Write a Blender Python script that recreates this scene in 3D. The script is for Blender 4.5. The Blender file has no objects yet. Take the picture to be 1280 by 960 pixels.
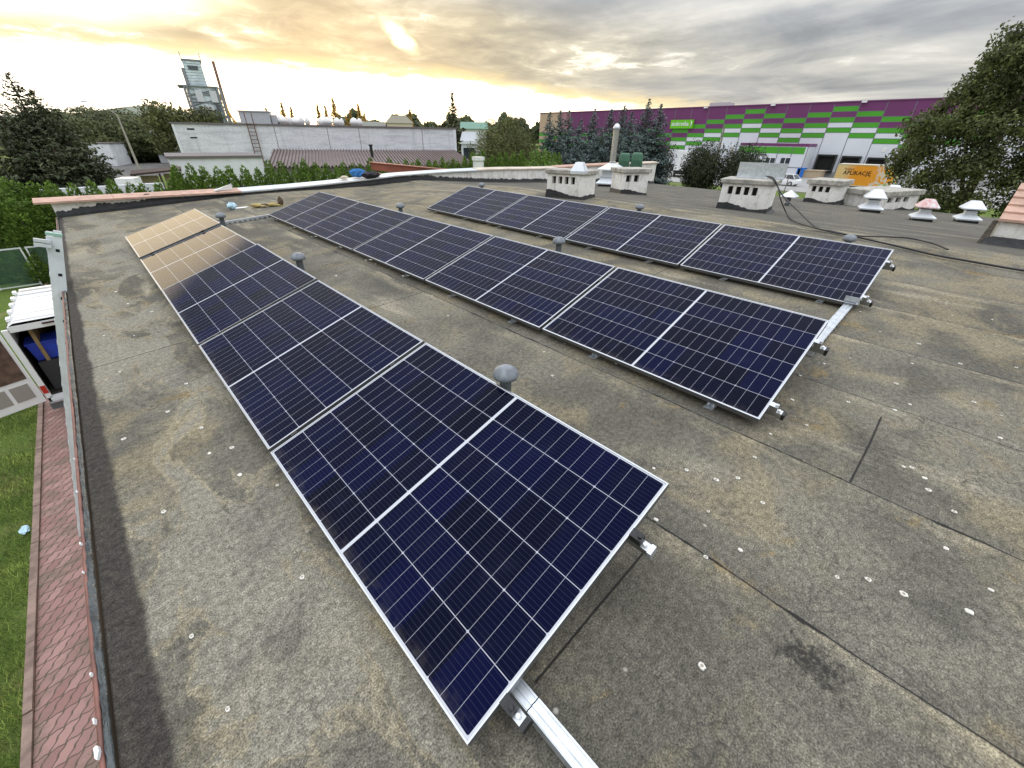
import bpy, bmesh, math, random
import numpy as np
from mathutils import Vector, Matrix
R = math.radians
rnd = random.Random(11)
S = bpy.context.scene
COL = S.collection
PROP = ('label', 'category', 'group', 'kind')

# ------------------------------------------------------------------ camera
FPX = 507.34                       # focal length in pixels of a 1280 wide frame
PITCH, ROLL, YAW = 0.54462, 0.01436, 0.77321
CAM = Vector((0, 0, 5.5))          # ground is z = 0
_cy, _sy, _cp, _sp = math.cos(YAW), math.sin(YAW), math.cos(PITCH), math.sin(PITCH)
FW = Vector((_sy*_cp, _cy*_cp, -_sp))
_rt = Vector((_cy, -_sy, 0)); _up = _rt.cross(FW)
RT = _rt*math.cos(ROLL) + _up*math.sin(ROLL)
UP = -_rt*math.sin(ROLL) + _up*math.cos(ROLL)
cd = bpy.data.cameras.new('camera')
cam = bpy.data.objects.new('camera', cd); COL.objects.link(cam)
m = Matrix((RT, UP, -FW)).transposed().to_4x4(); m.translation = CAM
cam.matrix_world = m
cd.sensor_width = 36; cd.sensor_fit = 'HORIZONTAL'; cd.lens = 36*FPX/1280
cd.clip_start = 0.05; cd.clip_end = 8000
S.camera = cam
S.view_settings.view_transform = 'Standard'; S.view_settings.look = 'None'
S.view_settings.exposure = 0.35; S.view_settings.gamma = 1.0
S.cycles.use_denoising = True
S.cycles.max_bounces = 6; S.cycles.diffuse_bounces = 3; S.cycles.transparent_max_bounces = 8

# ------------------------------------------------------------------ node helpers
class NT:
    def __init__(s, tree): s.t = tree; s.n = tree.nodes; s.l = tree.links
    def new(s, typ, **kw):
        n = s.n.new(typ)
        for k, v in kw.items(): setattr(n, k, v)
        return n
    def put(s, sock, v):
        if v is None: return
        if hasattr(v, 'is_output') or isinstance(v, bpy.types.NodeSocket): s.l.new(v, sock)
        elif isinstance(v, (tuple, list)) and len(v) == 3 and sock.type == 'RGBA': sock.default_value = (*v, 1)
        else: sock.default_value = v
    def math(s, op, a, b=None, c=None, clamp=False):
        n = s.new('ShaderNodeMath', operation=op); n.use_clamp = clamp
        for i, v in enumerate((a, b, c)): s.put(n.inputs[i], v)
        return n.outputs[0]
    def vmath(s, op, a, b=None):
        n = s.new('ShaderNodeVectorMath', operation=op); s.put(n.inputs[0], a)
        if b is not None: s.put(n.inputs[1], b)
        return n.outputs[0]
    def mapr(s, v, a, b, c=0.0, d=1.0, smooth=True):
        n = s.new('ShaderNodeMapRange'); n.interpolation_type = 'SMOOTHSTEP' if smooth else 'LINEAR'
        s.put(n.inputs[0], v)
        for i, q in enumerate((a, b, c, d)): s.put(n.inputs[i+1], q)
        return n.outputs[0]
    def noise(s, vec, scale, detail=4.0, rough=0.55, dist=0.0):
        n = s.new('ShaderNodeTexNoise'); s.put(n.inputs['Vector'], vec)
        n.inputs['Scale'].default_value = scale; n.inputs['Detail'].default_value = detail
        n.inputs['Roughness'].default_value = rough; n.inputs['Distortion'].default_value = dist
        return n.outputs['Fac']
    def mix(s, f, a, b, blend='MIX'):
        n = s.new('ShaderNodeMix', data_type='RGBA', blend_type=blend)
        s.put(n.inputs[0], f); s.put(n.inputs[6], a); s.put(n.inputs[7], b)
        return n.outputs[2]
    def mapping(s, vec, scale=(1,1,1), loc=(0,0,0), rot=(0,0,0)):
        n = s.new('ShaderNodeMapping'); s.put(n.inputs[0], vec)
        n.inputs['Location'].default_value = loc; n.inputs['Rotation'].default_value = rot; n.inputs['Scale'].default_value = scale
        return n.outputs[0]
    def sep(s, vec):
        n = s.new('ShaderNodeSeparateXYZ'); s.put(n.inputs[0], vec); return n.outputs
    def comb(s, x, y, z):
        n = s.new('ShaderNodeCombineXYZ')
        for i, v in enumerate((x, y, z)): s.put(n.inputs[i], v)
        return n.outputs[0]
    def ramp(s, f, stops, interp='LINEAR'):
        n = s.new('ShaderNodeValToRGB'); n.color_ramp.interpolation = interp; s.put(n.inputs[0], f)
        e = n.color_ramp.elements
        while len(e) < len(stops): e.new(0.5)
        for i, (p, c) in enumerate(stops):
            e[i].position = p; e[i].color = (*c, 1) if isinstance(c, (tuple, list)) else (c, c, c, 1)
        return n.outputs[0]

MATS = {}
def mat(name, col=(.5,.5,.5), rough=.7, metal=0.0, var=0.0, vscale=6.0, bump=0.0, bscale=40.0, island=0.0,
        trans=0.0, coat=0.0, emit=None, spec=0.5, var2=None, stretch=(1,1,1)):
    if name in MATS: return MATS[name]
    M = bpy.data.materials.new(name); M.use_nodes = True
    t = NT(M.node_tree); b = t.n['Principled BSDF']
    b.inputs['Roughness'].default_value = rough; b.inputs['Metallic'].default_value = metal
    b.inputs['Specular IOR Level'].default_value = spec
    b.inputs['Coat Weight'].default_value = coat
    tc = t.new('ShaderNodeTexCoord').outputs['Object']
    c = None
    if var or var2:
        f = t.noise(t.mapping(tc, stretch), vscale, 5, .6)
        f = t.mapr(f, .3, .7)
        lo = tuple(max(0, x*(1-var)) for x in col) if var2 is None else var2
        hi = tuple(min(1, x*(1+var*.6)) for x in col)
        c = t.mix(f, lo, hi)
    if island:
        g = t.new('ShaderNodeNewGeometry').outputs['Random Per Island']
        c = t.mix(1.0, c if c is not None else col, t.ramp(g, [(0, 1-island), (1, 1+island)]), 'MULTIPLY')
    t.put(b.inputs['Base Color'], c if c is not None else (*col, 1))
    if bump:
        bn = t.new('ShaderNodeBump'); bn.inputs['Strength'].default_value = bump; bn.inputs['Distance'].default_value = .02
        t.put(bn.inputs['Height'], t.noise(tc, bscale, 4, .6)); t.l.new(bn.outputs[0], b.inputs['Normal'])
    if trans:
        b.inputs['Subsurface Weight'].default_value = 0
        tr = t.new('ShaderNodeBsdfTranslucent'); mx = t.new('ShaderNodeMixShader'); mx.inputs[0].default_value = trans
        t.put(tr.inputs[0], c if c is not None else (*col, 1))
        t.l.new(b.outputs[0], mx.inputs[1]); t.l.new(tr.outputs[0], mx.inputs[2])
        t.l.new(mx.outputs[0], t.n['Material Output'].inputs[0])
    MATS[name] = M
    return M

# ------------------------------------------------------------------ world: sunset under broken cloud
W = bpy.data.worlds.new('World'); S.world = W; W.use_nodes = True
t = NT(W.node_tree); bg = t.n['Background']
D = t.new('ShaderNodeTexCoord').outputs['Generated']
dx, dy, dz = t.sep(D)[:3]
el = t.math('MULTIPLY', t.math('ARCSINE', dz), 57.2958)
az = t.math('MULTIPLY', t.math('ARCTAN2', dx, dy), 57.2958)           # 0 = +Y, + towards +X
az01 = t.math('DIVIDE', t.math('ADD', az, 180.0), 360.0)
den = t.math('ADD', t.math('MAXIMUM', dz, 0.0), .10)
cp = t.comb(t.math('DIVIDE', dx, den), t.math('DIVIDE', dy, den), 0.0)   # flat cloud layer
n1 = t.noise(t.mapping(cp, (1, 1, 1), rot=(0, 0, R(30))), .8, 9, .58, .6)
n2 = t.noise(t.mapping(cp, (1.0, .45, 1), (3, 1, 0), (0, 0, R(-40))), 1.2, 8, .55, .4)
n3 = t.noise(t.mapping(cp, (1, 1, 1), (7, 5, 0)), 2.6, 7, .62, .5)
def azr(stops): return t.ramp(az01, [((a+180)/360, v) for a, v in stops])
edge = t.math('MULTIPLY', azr([(-180,0),(-70,.0),(-35,.45),(-5,.60),(8,.63),(25,.56),(40,.52),(49,.39),(58,.325),(66,.24),(76,.10),(90,.0)]), 10.0)
above = t.math('ADD', t.math('SUBTRACT', el, edge), t.math('MULTIPLY', t.math('SUBTRACT', n3, .5), 2.6))
cloud = t.mapr(above, -.5, .55)
warmaz = azr([(-180,.05),(-90,.25),(-30,.95),(10,1.0),(40,.9),(52,.62),(66,.28),(90,.12),(130,.04),(179,.05)])
# cloud grey with structure
grey = t.ramp(t.math('ADD', t.math('MULTIPLY', n2, .6), t.math('MULTIPLY', n1, .4)),
              [(.35, (.24,.262,.295)), (.44, (.35,.365,.39)), (.52, (.49,.495,.495)), (.63, (.72,.70,.66))])
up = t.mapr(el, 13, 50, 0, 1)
gold = t.ramp(t.math('ADD', t.math('MULTIPLY', n1, .55), t.math('MULTIPLY', n3, .45)),
              [(.36, (.24,.225,.19)), (.44, (.35,.315,.24)), (.51, (.47,.42,.30)), (.57, (.66,.59,.42)), (.63, (1.4,1.3,1.05))])
wf = t.math('MULTIPLY', t.mapr(above, 5.0, 9.5, 1, 0), warmaz)
rim = t.math('MULTIPLY', t.mapr(above, .2, 1.7, 1, 0), azr([(-180,0),(-30,.7),(30,.75),(44,1.0),(66,.9),(80,.25),(100,0)]))
c = t.mix(wf, grey, gold)
c = t.mix(t.math('MULTIPLY', rim, .75), c, (1.0, .80, .42))
# a bright rent in the cloud above the glow
ra = t.math('DIVIDE', t.math('SUBTRACT', az, t.math('ADD', 31.5, t.math('MULTIPLY', t.math('SUBTRACT', el, 9.3), -.9))), 1.1)
re = t.math('DIVIDE', t.math('SUBTRACT', el, 9.2), 1.45)
rr = t.math('ADD', t.math('MULTIPLY', ra, ra), t.math('MULTIPLY', re, re))
rr = t.math('ADD', rr, t.math('ADD', t.math('MULTIPLY', t.math('SUBTRACT', n3, .5), 5.0), t.math('MULTIPLY', t.math('SUBTRACT', n1, .5), 5.0)))
c = t.mix(t.mapr(rr, 1.9, -.6, 0, .9), c, (2.6, 2.2, 1.2))
ga = t.math('DIVIDE', t.math('ADD', az, 6.0), 23.0); ge = t.math('DIVIDE', t.math('SUBTRACT', el, 11.3), 4.3)
gg = t.math('ADD', t.math('ADD', t.math('MULTIPLY', ga, ga), t.math('MULTIPLY', ge, ge)), t.math('MULTIPLY', t.math('SUBTRACT', n1, .5), 1.2))
c = t.mix(t.mapr(gg, 1.35, .15, 0, .85), c, (2.6, 2.1, 1.35))
# open strip under the cloud edge: hot, pale yellow
glowaz = azr([(-180,.10),(-90,.25),(-40,.6),(0,.9),(25,1.0),(50,.95),(70,.55),(90,.35),(140,.12),(179,.1)])
clear = t.mix(t.mapr(t.noise(t.mapping(cp, (.5,.5,1)), .5, 3, .5), .35, .65), (1.5, 1.38, 1.12), (1.9, 1.86, 1.7))
clear = t.mix(1.0, clear, t.ramp(glowaz, [(0, 0.0), (1, 1.0)]), 'MULTIPLY')
sky = t.mix(cloud, clear, c)
# the sky dome behind it all
nish = t.new('ShaderNodeTexSky', sky_type='NISHITA'); nish.sun_disc = False
nish.sun_elevation = R(7); nish.sun_rotation = R(24); nish.air_density = 1.2; nish.dust_density = 2.0
nsc = t.mix(1.0, nish.outputs[0], (.028, .028, .028), 'MULTIPLY')
sky = t.mix(t.math('SUBTRACT', 1.0, t.math('MULTIPLY', cloud, .75)), sky, t.mix(1.0, sky, nsc, 'ADD'))
sky = t.mix(t.mapr(el, -1.0, -6, 0, 1), sky, (.16, .17, .14))
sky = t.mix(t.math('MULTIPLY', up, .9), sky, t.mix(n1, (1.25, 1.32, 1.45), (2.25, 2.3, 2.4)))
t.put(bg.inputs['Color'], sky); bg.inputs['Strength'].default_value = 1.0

sd = bpy.data.lights.new('sun', 'SUN'); sun = bpy.data.objects.new('sun', sd); COL.objects.link(sun)
sd.energy = 0.5; sd.angle = R(14); sd.color = (1.0, .84, .60)
sv = Vector((math.sin(R(24))*math.cos(R(7)), math.cos(R(24))*math.cos(R(7)), math.sin(R(7))))
sun.rotation_euler = sv.to_track_quat('Z', 'Y').to_euler(); sun.location = (0, 0, 40)

# ------------------------------------------------------------------ geometry helpers
def ray(px, py): return FW + RT*((px-640)/FPX) - UP*((py-480)/FPX)     # px of the 1280 x 960 photograph
def P(px, py, d):                     # point at horizontal distance d along the sight line
    r = ray(px, py); return CAM + r*(d/math.hypot(r.x, r.y))
def PZ(px, py, z=0.0):                # point on the level z
    r = ray(px, py); return CAM + r*((z-CAM.z)/r.z)
def PX(px, py, x): r = ray(px, py); return CAM + r*(x/r.x)
def PY(px, py, y): r = ray(px, py); return CAM + r*(y/r.y)
RIDGE = 8.3; SL = .07; YF = 13.3
def sm(v): v = min(1, max(0, v)); return v*v*(3-2*v)
def roofz(x, y):
    z = 3.84 + .0565*(min(x, RIDGE)-.26) + .011*y - (SL*(x-RIDGE) if x > RIDGE else 0)
    return z - .19*sm((x-2.5)/5.0)*sm((20-x)/9.0)*sm((y-8.3)/4.0)          # the far end of the ridge has sagged
def PR(px, py, dz=0.0):               # point on the roof felt (+dz above it)
    r = ray(px, py); t_ = (3.9-CAM.z)/r.z
    for _ in range(80):
        p = CAM + r*t_; t_ = .5*t_ + .5*(roofz(p.x, p.y)+dz-CAM.z)/r.z
    return CAM + r*t_

def tag(o, label=None, cat=None, group=None, kind=None):
    for k, v in zip(PROP, (label, cat, group, kind)):
        if v: o[k] = v
    return o
def empty(name, loc=(0,0,0), rz=0.0, label=None, cat=None, group=None, kind=None):
    o = bpy.data.objects.new(name, None); COL.objects.link(o); o.location = loc; o.rotation_euler = (0,0,rz)
    o.empty_display_size = .2
    return tag(o, label, cat, group, kind)

class MB:
    def __init__(s): s.v = []; s.f = []; s.mi = []; s.cur = 0
    def add(s, vs, fs):
        b = len(s.v); s.v += [tuple(p) for p in vs]
        for f in fs: s.f.append(tuple(b+i for i in f)); s.mi.append(s.cur)
        return s
    def box(s, x0, x1, y0, y1, z0, z1, M=None):
        vs = [Vector(p) for p in ((x0,y0,z0),(x1,y0,z0),(x1,y1,z0),(x0,y1,z0),(x0,y0,z1),(x1,y0,z1),(x1,y1,z1),(x0,y1,z1))]
        if M is not None: vs = [M @ p for p in vs]
        return s.add(vs, [(0,3,2,1),(4,5,6,7),(0,1,5,4),(1,2,6,5),(2,3,7,6),(3,0,4,7)])
    def hexa(s, b, tp):   # prism between two loops of equal length
        n = len(b); vs = list(b)+list(tp)
        return s.add(vs, [tuple(range(n-1,-1,-1)), tuple(range(n,2*n))] + [(i,(i+1)%n,n+(i+1)%n,n+i) for i in range(n)])
    def quad(s, *p): return s.add(p, [tuple(range(len(p)))])
    def rings(s, rs, cap=True, close=True):
        n = len(rs[0]); vs = [p for r in rs for p in r]; fs = []
        for k in range(len(rs)-1):
            for i in range(n if close else n-1): fs.append((k*n+i, k*n+(i+1)%n, (k+1)*n+(i+1)%n, (k+1)*n+i))
        if cap: fs += [tuple(range(n-1,-1,-1)), tuple(range((len(rs)-1)*n, len(rs)*n))]
        return s.add(vs, fs)
    def lathe(s, prof, n=16, c=(0,0,0), cap=True):
        return s.rings([[(c[0]+r*math.cos(2*math.pi*i/n), c[1]+r*math.sin(2*math.pi*i/n), c[2]+z) for i in range(n)] for r, z in prof], cap)
    def sqlathe(s, prof, c=(0,0,0), ax=1.0, ay=1.0):   # square plan profile
        return s.rings([[(c[0]+sx*r*ax, c[1]+sy*r*ay, c[2]+z) for sx, sy in ((-1,-1),(1,-1),(1,1),(-1,1))] for r, z in prof])
    def tube(s, pts, r, n=8, cap=True):
        pts = [Vector(p) for p in pts]; rs = []
        for i, p in enumerate(pts):
            d = (pts[min(i+1, len(pts)-1)] - pts[max(i-1, 0)]).normalized()
            a = d.orthogonal().normalized() if abs(d.z) > .95 else d.cross(Vector((0,0,1))).normalized()
            b = d.cross(a).normalized(); q = r[i] if isinstance(r, (list, tuple)) else r
            rs.append([p + (a*math.cos(2*math.pi*k/n) + b*math.sin(2*math.pi*k/n))*q for k in range(n)])
        return s.rings(rs, cap)
    def ob(s, name, mats, parent=None, loc=None, smooth=False, rz=0.0):
        me = bpy.data.meshes.new(name); me.from_pydata(s.v, [], s.f)
        ms = mats if isinstance(mats, (list, tuple)) else [mats]
        for q in ms: me.materials.append(q)
        if len(ms) > 1: me.polygons.foreach_set('material_index', s.mi)
        if smooth: me.polygons.foreach_set('use_smooth', [True]*len(me.polygons))
        me.update()
        bm = bmesh.new(); bm.from_mesh(me); bmesh.ops.recalc_face_normals(bm, faces=bm.faces); bm.to_mesh(me); bm.free()
        o = bpy.data.objects.new(name, me); COL.objects.link(o)
        if parent: o.parent = parent
        if loc is not None: o.location = loc
        if rz: o.rotation_euler = (0,0,rz)
        return o
def bevel(o, w=.01, seg=1):
    md = o.modifiers.new('bevel', 'BEVEL'); md.width = w; md.segments = seg; md.limit_method = 'ANGLE'
    return o
def kids(o): return [c for c in list(COL.objects) if c.parent == o]
def dup(root, loc=None, rz=None, scale=None, label=None, group=None):
    tree = []
    def rec(o, par):
        c = o.copy(); COL.objects.link(c)
        if par: c.parent = par
        for ch in o.children: rec(ch, c)
        return c
    r = rec(root, None)
    if loc is not None: r.location = loc
    if rz is not None: r.rotation_euler = (0,0,rz)
    if scale is not None: r.scale = scale if isinstance(scale, (tuple, list)) else (scale,)*3
    if label: r['label'] = label
    if group: r['group'] = group
    return r
def raw_mesh(name, v, f, mats, parent=None, loc=None):
    """fast path for numpy quads (foliage)"""
    me = bpy.data.meshes.new(name)
    v = np.asarray(v, np.float32); f = np.asarray(f, np.int32); k = f.shape[1]
    me.vertices.add(len(v)); me.vertices.foreach_set('co', v.ravel())
    me.loops.add(f.size); me.loops.foreach_set('vertex_index', f.ravel())
    me.polygons.add(len(f)); me.polygons.foreach_set('loop_start', np.arange(0, f.size, k, dtype=np.int32))
    me.update(calc_edges=True); me.validate()
    me.materials.append(mats)
    o = bpy.data.objects.new(name, me); COL.objects.link(o)
    if parent: o.parent = parent
    if loc is not None: o.location = loc
    return o
def text_mesh(name, body, size, mtl, parent, M, extrude=.004, align='LEFT', sx=1.0):
    cu = bpy.data.curves.new(name, 'FONT'); cu.body = body; cu.size = size; cu.extrude = extrude; cu.align_x = align; cu.resolution_u = 3; cu.offset = .014*size
    tmp = bpy.data.objects.new(name, cu); COL.objects.link(tmp)
    dg = bpy.context.evaluated_depsgraph_get(); me = bpy.data.meshes.new_from_object(tmp.evaluated_get(dg))
    bpy.data.objects.remove(tmp); me.materials.clear(); me.materials.append(mtl)
    me.transform(M @ Matrix.Diagonal((sx, 1, 1, 1)))
    o = bpy.data.objects.new(name, me); COL.objects.link(o); o.parent = parent
    return o

# ------------------------------------------------------------------ foliage
def leaf_cards(c, nrm, sz, rg, aspect=.5, spread=.6):
    """one leaf-shaped quad per centre, facing roughly along nrm"""
    n = len(c)
    a = nrm + rg.normal(0, spread, (n, 3)); a /= np.linalg.norm(a, axis=1)[:, None] + 1e-9
    u = np.cross(a, rg.normal(0, 1, (n, 3))); u /= np.linalg.norm(u, axis=1)[:, None] + 1e-9
    w = np.cross(a, u); s = (sz*(.6+.8*rg.random(n)))[:, None]
    v = np.stack([c - u*s, c - w*s*aspect + a*s*.15, c + u*s, c + w*s*aspect + a*s*.15], 1).reshape(-1, 3)
    return v, np.arange(4*n).reshape(n, 4)
def crown_points(blobs, n, rg, shell=.35):
    """points in the outer part of several ellipsoids, with clumping"""
    vol = np.array([b[3]*b[4]*b[5] for b in blobs])**.67; k = rg.choice(len(blobs), n, p=vol/vol.sum())
    B = np.array(blobs)[k]
    d = rg.normal(0, 1, (n, 3)); d /= np.linalg.norm(d, axis=1)[:, None]
    r = 1 - shell*rg.random(n)**1.3
    lump = 1 + .13*np.sin(d[:, 0]*7+B[:, 0])*np.cos(d[:, 1]*6+B[:, 1]) + .09*np.sin(d[:, 2]*11+d[:, 0]*5)
    p = B[:, :3] + d*B[:, 3:6]*(r*lump)[:, None]
    return p, d
def branchy(base, top, r0, blobs, rg, nl=9):
    mb = MB()
    mb.tube([base, (base[0]+.1, base[1], (base[2]+top[2])*.5), top], [r0, r0*.7, r0*.2], 8)
    for i in range(nl):
        b = blobs[i % len(blobs)]; z = base[2] + (top[2]-base[2])*rg.uniform(.25, .8)
        e = Vector((b[0]+rg.normal(0,.3)*b[3], b[1]+rg.normal(0,.3)*b[4], b[2]+rg.uniform(-.2,.6)*b[5])); s = Vector((base[0], base[1], z))
        mid = s.lerp(e, .5) + Vector((0,0,.1*(e-s).length))
        mb.tube([s, mid, e], [r0*.38, r0*.22, r0*.06], 6)
    return mb
BARK = mat('bark', (.10,.075,.055), .9, var=.4, vscale=4, bump=.6, bscale=20)
def leafmat(name, col, col2, isl=.5, tr=.25, vs=.6):
    return mat(name, col, .6, var=.3, vscale=vs, island=isl, trans=tr, var2=col2, spec=.3)
def broadleaf(name, loc, blobs, n, sz, lm, label, cat='tree', group=None, seed=1, trunk=.2, shell=.45, aspect=.5, spread=.7, trunk_h=None, droop=False):
    rg = np.random.default_rng(seed)
    root = empty(name, loc, 0, label, cat, group)
    p, d = crown_points(blobs, n, rg, shell)
    k = p[:, 2] > .05; p, d = p[k], d[k]
    if droop: d = d*.5 + np.array([0, 0, -.2])
    v, f = leaf_cards(p, d, np.full(len(p), sz), rg, aspect, spread)
    raw_mesh('crown', v, f, lm, root)
    zt = max(b[2] for b in blobs)
    branchy((0,0,-.1), (0,0,trunk_h or zt), trunk, blobs, rg).ob('trunk', BARK, root, smooth=True)
    return root
def conifer(name, loc, h, rad, lm, label, group=None, seed=1, dens=1.0, sz=.16, base=.06, cat='tree', gap=.0, power=.85):
    """whorls of sloping boughs, each a spray of needle clumps"""
    rg = np.random.default_rng(seed); root = empty(name, loc, 0, label, cat, group)
    C = []; N = []; Z = []; tb = MB()
    tb.tube([(0,0,-.1),(0,0,h*.5),(0,0,h*.99)], [h*.022, h*.013, .012], 7)
    nw = int(h*4.2*dens)
    for i in range(nw):
        t0 = (i+.5)/nw; z = h*(base + (1-base)*t0)
        R0 = rad*(1-t0)**power*(.86+.28*rg.random()) + .06
        nb = max(4, int(5 + 8*(1-t0)))
        for j in range(nb):
            if rg.random() < gap: continue
            a = rg.random()*6.283; L = R0*(.72+.42*rg.random()); sl = -.30 - .25*rg.random() + .75*t0
            m_ = max(4, int(L/ (sz*.42)))
            s = np.linspace(.12, 1, m_); rr = s*L
            zz = z + rr*sl*.6 + .18*L*s**2.5
            w = .30*L*(1-s*.75)
            off = rg.normal(0, 1, m_)*w
            C.append(np.stack([np.cos(a)*rr - np.sin(a)*off, np.sin(a)*rr + np.cos(a)*off, zz + rg.normal(0, .25*sz, m_)], 1))
            N.append(np.tile([np.cos(a)*.4, np.sin(a)*.4, .9], (m_, 1))); Z.append(np.full(m_, sz*(1.15-.45*t0)))
            if j % 3 == 0 and t0 < .9: tb.tube([(0,0,z), (math.cos(a)*L*.8, math.sin(a)*L*.8, z+L*.8*sl*.6+.1*L)], [.02+.01*h*.1, .006], 4)
    C = np.concatenate(C); N = np.concatenate(N); Z = np.concatenate(Z)
    v, f = leaf_cards(C, N, Z, rg, .38, .55)
    raw_mesh('crown', v, f, lm, root); tb.ob('trunk', BARK, root)
    return root

# ------------------------------------------------------------------ shared materials
def render_mat():
    M = bpy.data.materials.new('white_render'); M.use_nodes = True; t = NT(M.node_tree); b = t.n['Principled BSDF']
    tc = t.new('ShaderNodeTexCoord').outputs['Object']
    c = t.mix(t.mapr(t.noise(tc, 3.0, 6, .65), .4, .68), (.82,.81,.78), (.66,.645,.60))
    c = t.mix(t.mapr(t.noise(t.mapping(tc, (5,5,.5)), 1.6, 5, .65), .52, .72, 0, .6), c, (.42,.40,.355))
    c = t.mix(t.mapr(t.noise(t.mapping(tc, (1,1,1), (4,1,2)), 6.5, 6, .7), .58, .70, 0, .55), c, (.33,.315,.285))
    vo = t.new('ShaderNodeTexVoronoi', feature='DISTANCE_TO_EDGE'); t.put(vo.inputs['Vector'], t.vmath('ADD', tc, t.comb(t.math('MULTIPLY', t.noise(tc, 5, 4), .3), t.math('MULTIPLY', t.noise(tc, 6, 4), .3), 0))); vo.inputs['Scale'].default_value = 1.7
    c = t.mix(t.math('MULTIPLY', t.mapr(vo.outputs['Distance'], 0, .012, 1, 0), .55), c, (.22,.20,.18))
    t.put(b.inputs['Base Color'], c); b.inputs['Roughness'].default_value = .92
    bn = t.new('ShaderNodeBump'); bn.inputs['Strength'].default_value = .5; bn.inputs['Distance'].default_value = .012
    t.put(bn.inputs['Height'], t.noise(tc, 55, 5, .65)); t.l.new(bn.outputs[0], b.inputs['Normal'])
    return M
M_white_wall = render_mat()
M_conc = mat('weathered_concrete', (.40,.385,.345), .95, var=.4, vscale=7, bump=.6, bscale=50)
M_black = mat('black_plastic', (.012,.012,.013), .5)
M_alu = mat('aluminium', (.50,.52,.54), .30, metal=1.0, var=.08, vscale=9)
M_galv = mat('galvanised_steel', (.62,.66,.70), .38, metal=.75, var=.18, vscale=14)
M_whitemetal = mat('white_sheet_metal', (.70,.74,.78), .35, metal=.25, var=.07, vscale=5)
M_terra = mat('terracotta', (.48,.305,.235), .7, var=.25, vscale=5, bump=.25, bscale=30)
M_bitumen = mat('black_bitumen', (.018,.019,.021), .55, var=.5, vscale=9, bump=.7, bscale=25)
M_dark = mat('dark_opening', (.01,.01,.01), .9)
M_glass = mat('dark_glass', (.03,.04,.05), .08, spec=.6)
M_rubber = mat('rubber', (.02,.02,.02), .85)
M_whitepaint = mat('white_paint', (.78,.79,.80), .35, coat=.3, var=.05, vscale=2)
# ------------------------------------------------------------------ ground
def ground_mat():
    M = bpy.data.materials.new('grass_ground'); M.use_nodes = True; t = NT(M.node_tree); b = t.n['Principled BSDF']
    tc = t.new('ShaderNodeTexCoord').outputs['Object']
    a = t.noise(tc, 1.3, 6, .65); f = t.noise(tc, 28, 4, .7); g = t.noise(tc, .12, 4, .6)
    c = t.mix(t.mapr(f, .3, .7), (.06,.10,.022), (.16,.225,.05))
    c = t.mix(t.mapr(a, .50, .72), c, (.22,.205,.09))
    c = t.mix(t.mapr(g, .5, .7, 0, .5), c, (.10,.11,.05))
    t.put(b.inputs['Base Color'], c); b.inputs['Roughness'].default_value = .95; b.inputs['Specular IOR Level'].default_value = .1
    bn = t.new('ShaderNodeBump'); bn.inputs['Strength'].default_value = .8; bn.inputs['Distance'].default_value = .05
    t.put(bn.inputs['Height'], f); t.l.new(bn.outputs[0], b.inputs['Normal'])
    return M
g = MB(); g.quad((-4000,-4000,0),(4000,-4000,0),(4000,4000,0),(-4000,4000,0))
tag(g.ob('ground', ground_mat()), 'green and straw coloured grass on the ground around the buildings', 'ground', kind='structure')
# hills far away
hm = leafmat('far_hills', (.14,.17,.12), (.10,.13,.10), 0, 0, .004)
hb = MB(); L = 90
crest = []
for i in range(L+1):
    a = R(-25 + 75*i/L); h = 30 + 42*math.exp(-((i-40)/16)**2) + 16*math.sin(i*.21) + 9*math.sin(i*.5+1)
    crest.append((a, max(14, h)))
hb.rings([[(1500*math.sin(a), 1500*math.cos(a), -5) for a, h in crest], [(1900*math.sin(a), 1900*math.cos(a), h*.7) for a, h in crest],
          [(2400*math.sin(a), 2400*math.cos(a), h) for a, h in crest], [(3200*math.sin(a), 3200*math.cos(a), -5) for a, h in crest]], cap=False, close=False)
tag(hb.ob('hills', hm, smooth=True), 'low green hills on the horizon', 'hills', kind='structure')
# distant forest, one mass
rg = np.random.default_rng(5); n = 9000
aa = np.radians(rg.uniform(24, 56, n)); dd = rg.uniform(330, 390, n)
hh = 15 + 3*np.sin(aa*60) + 2*np.sin(aa*170); zz = rg.uniform(.1, 1, n)**.6*hh
pts = np.stack([dd*np.sin(aa), dd*np.cos(aa), zz], 1)
v, f = leaf_cards(pts, np.tile([-.5,-.7,.4], (n,1)), np.full(n, 2.1), rg, .7, .8)
tag(raw_mesh('far_forest', v, f, leafmat('far_forest_leaf', (.085,.10,.045), (.05,.065,.03), .4, .2, .02)), 'far olive green wood along the horizon', 'forest', kind='stuff')

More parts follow.
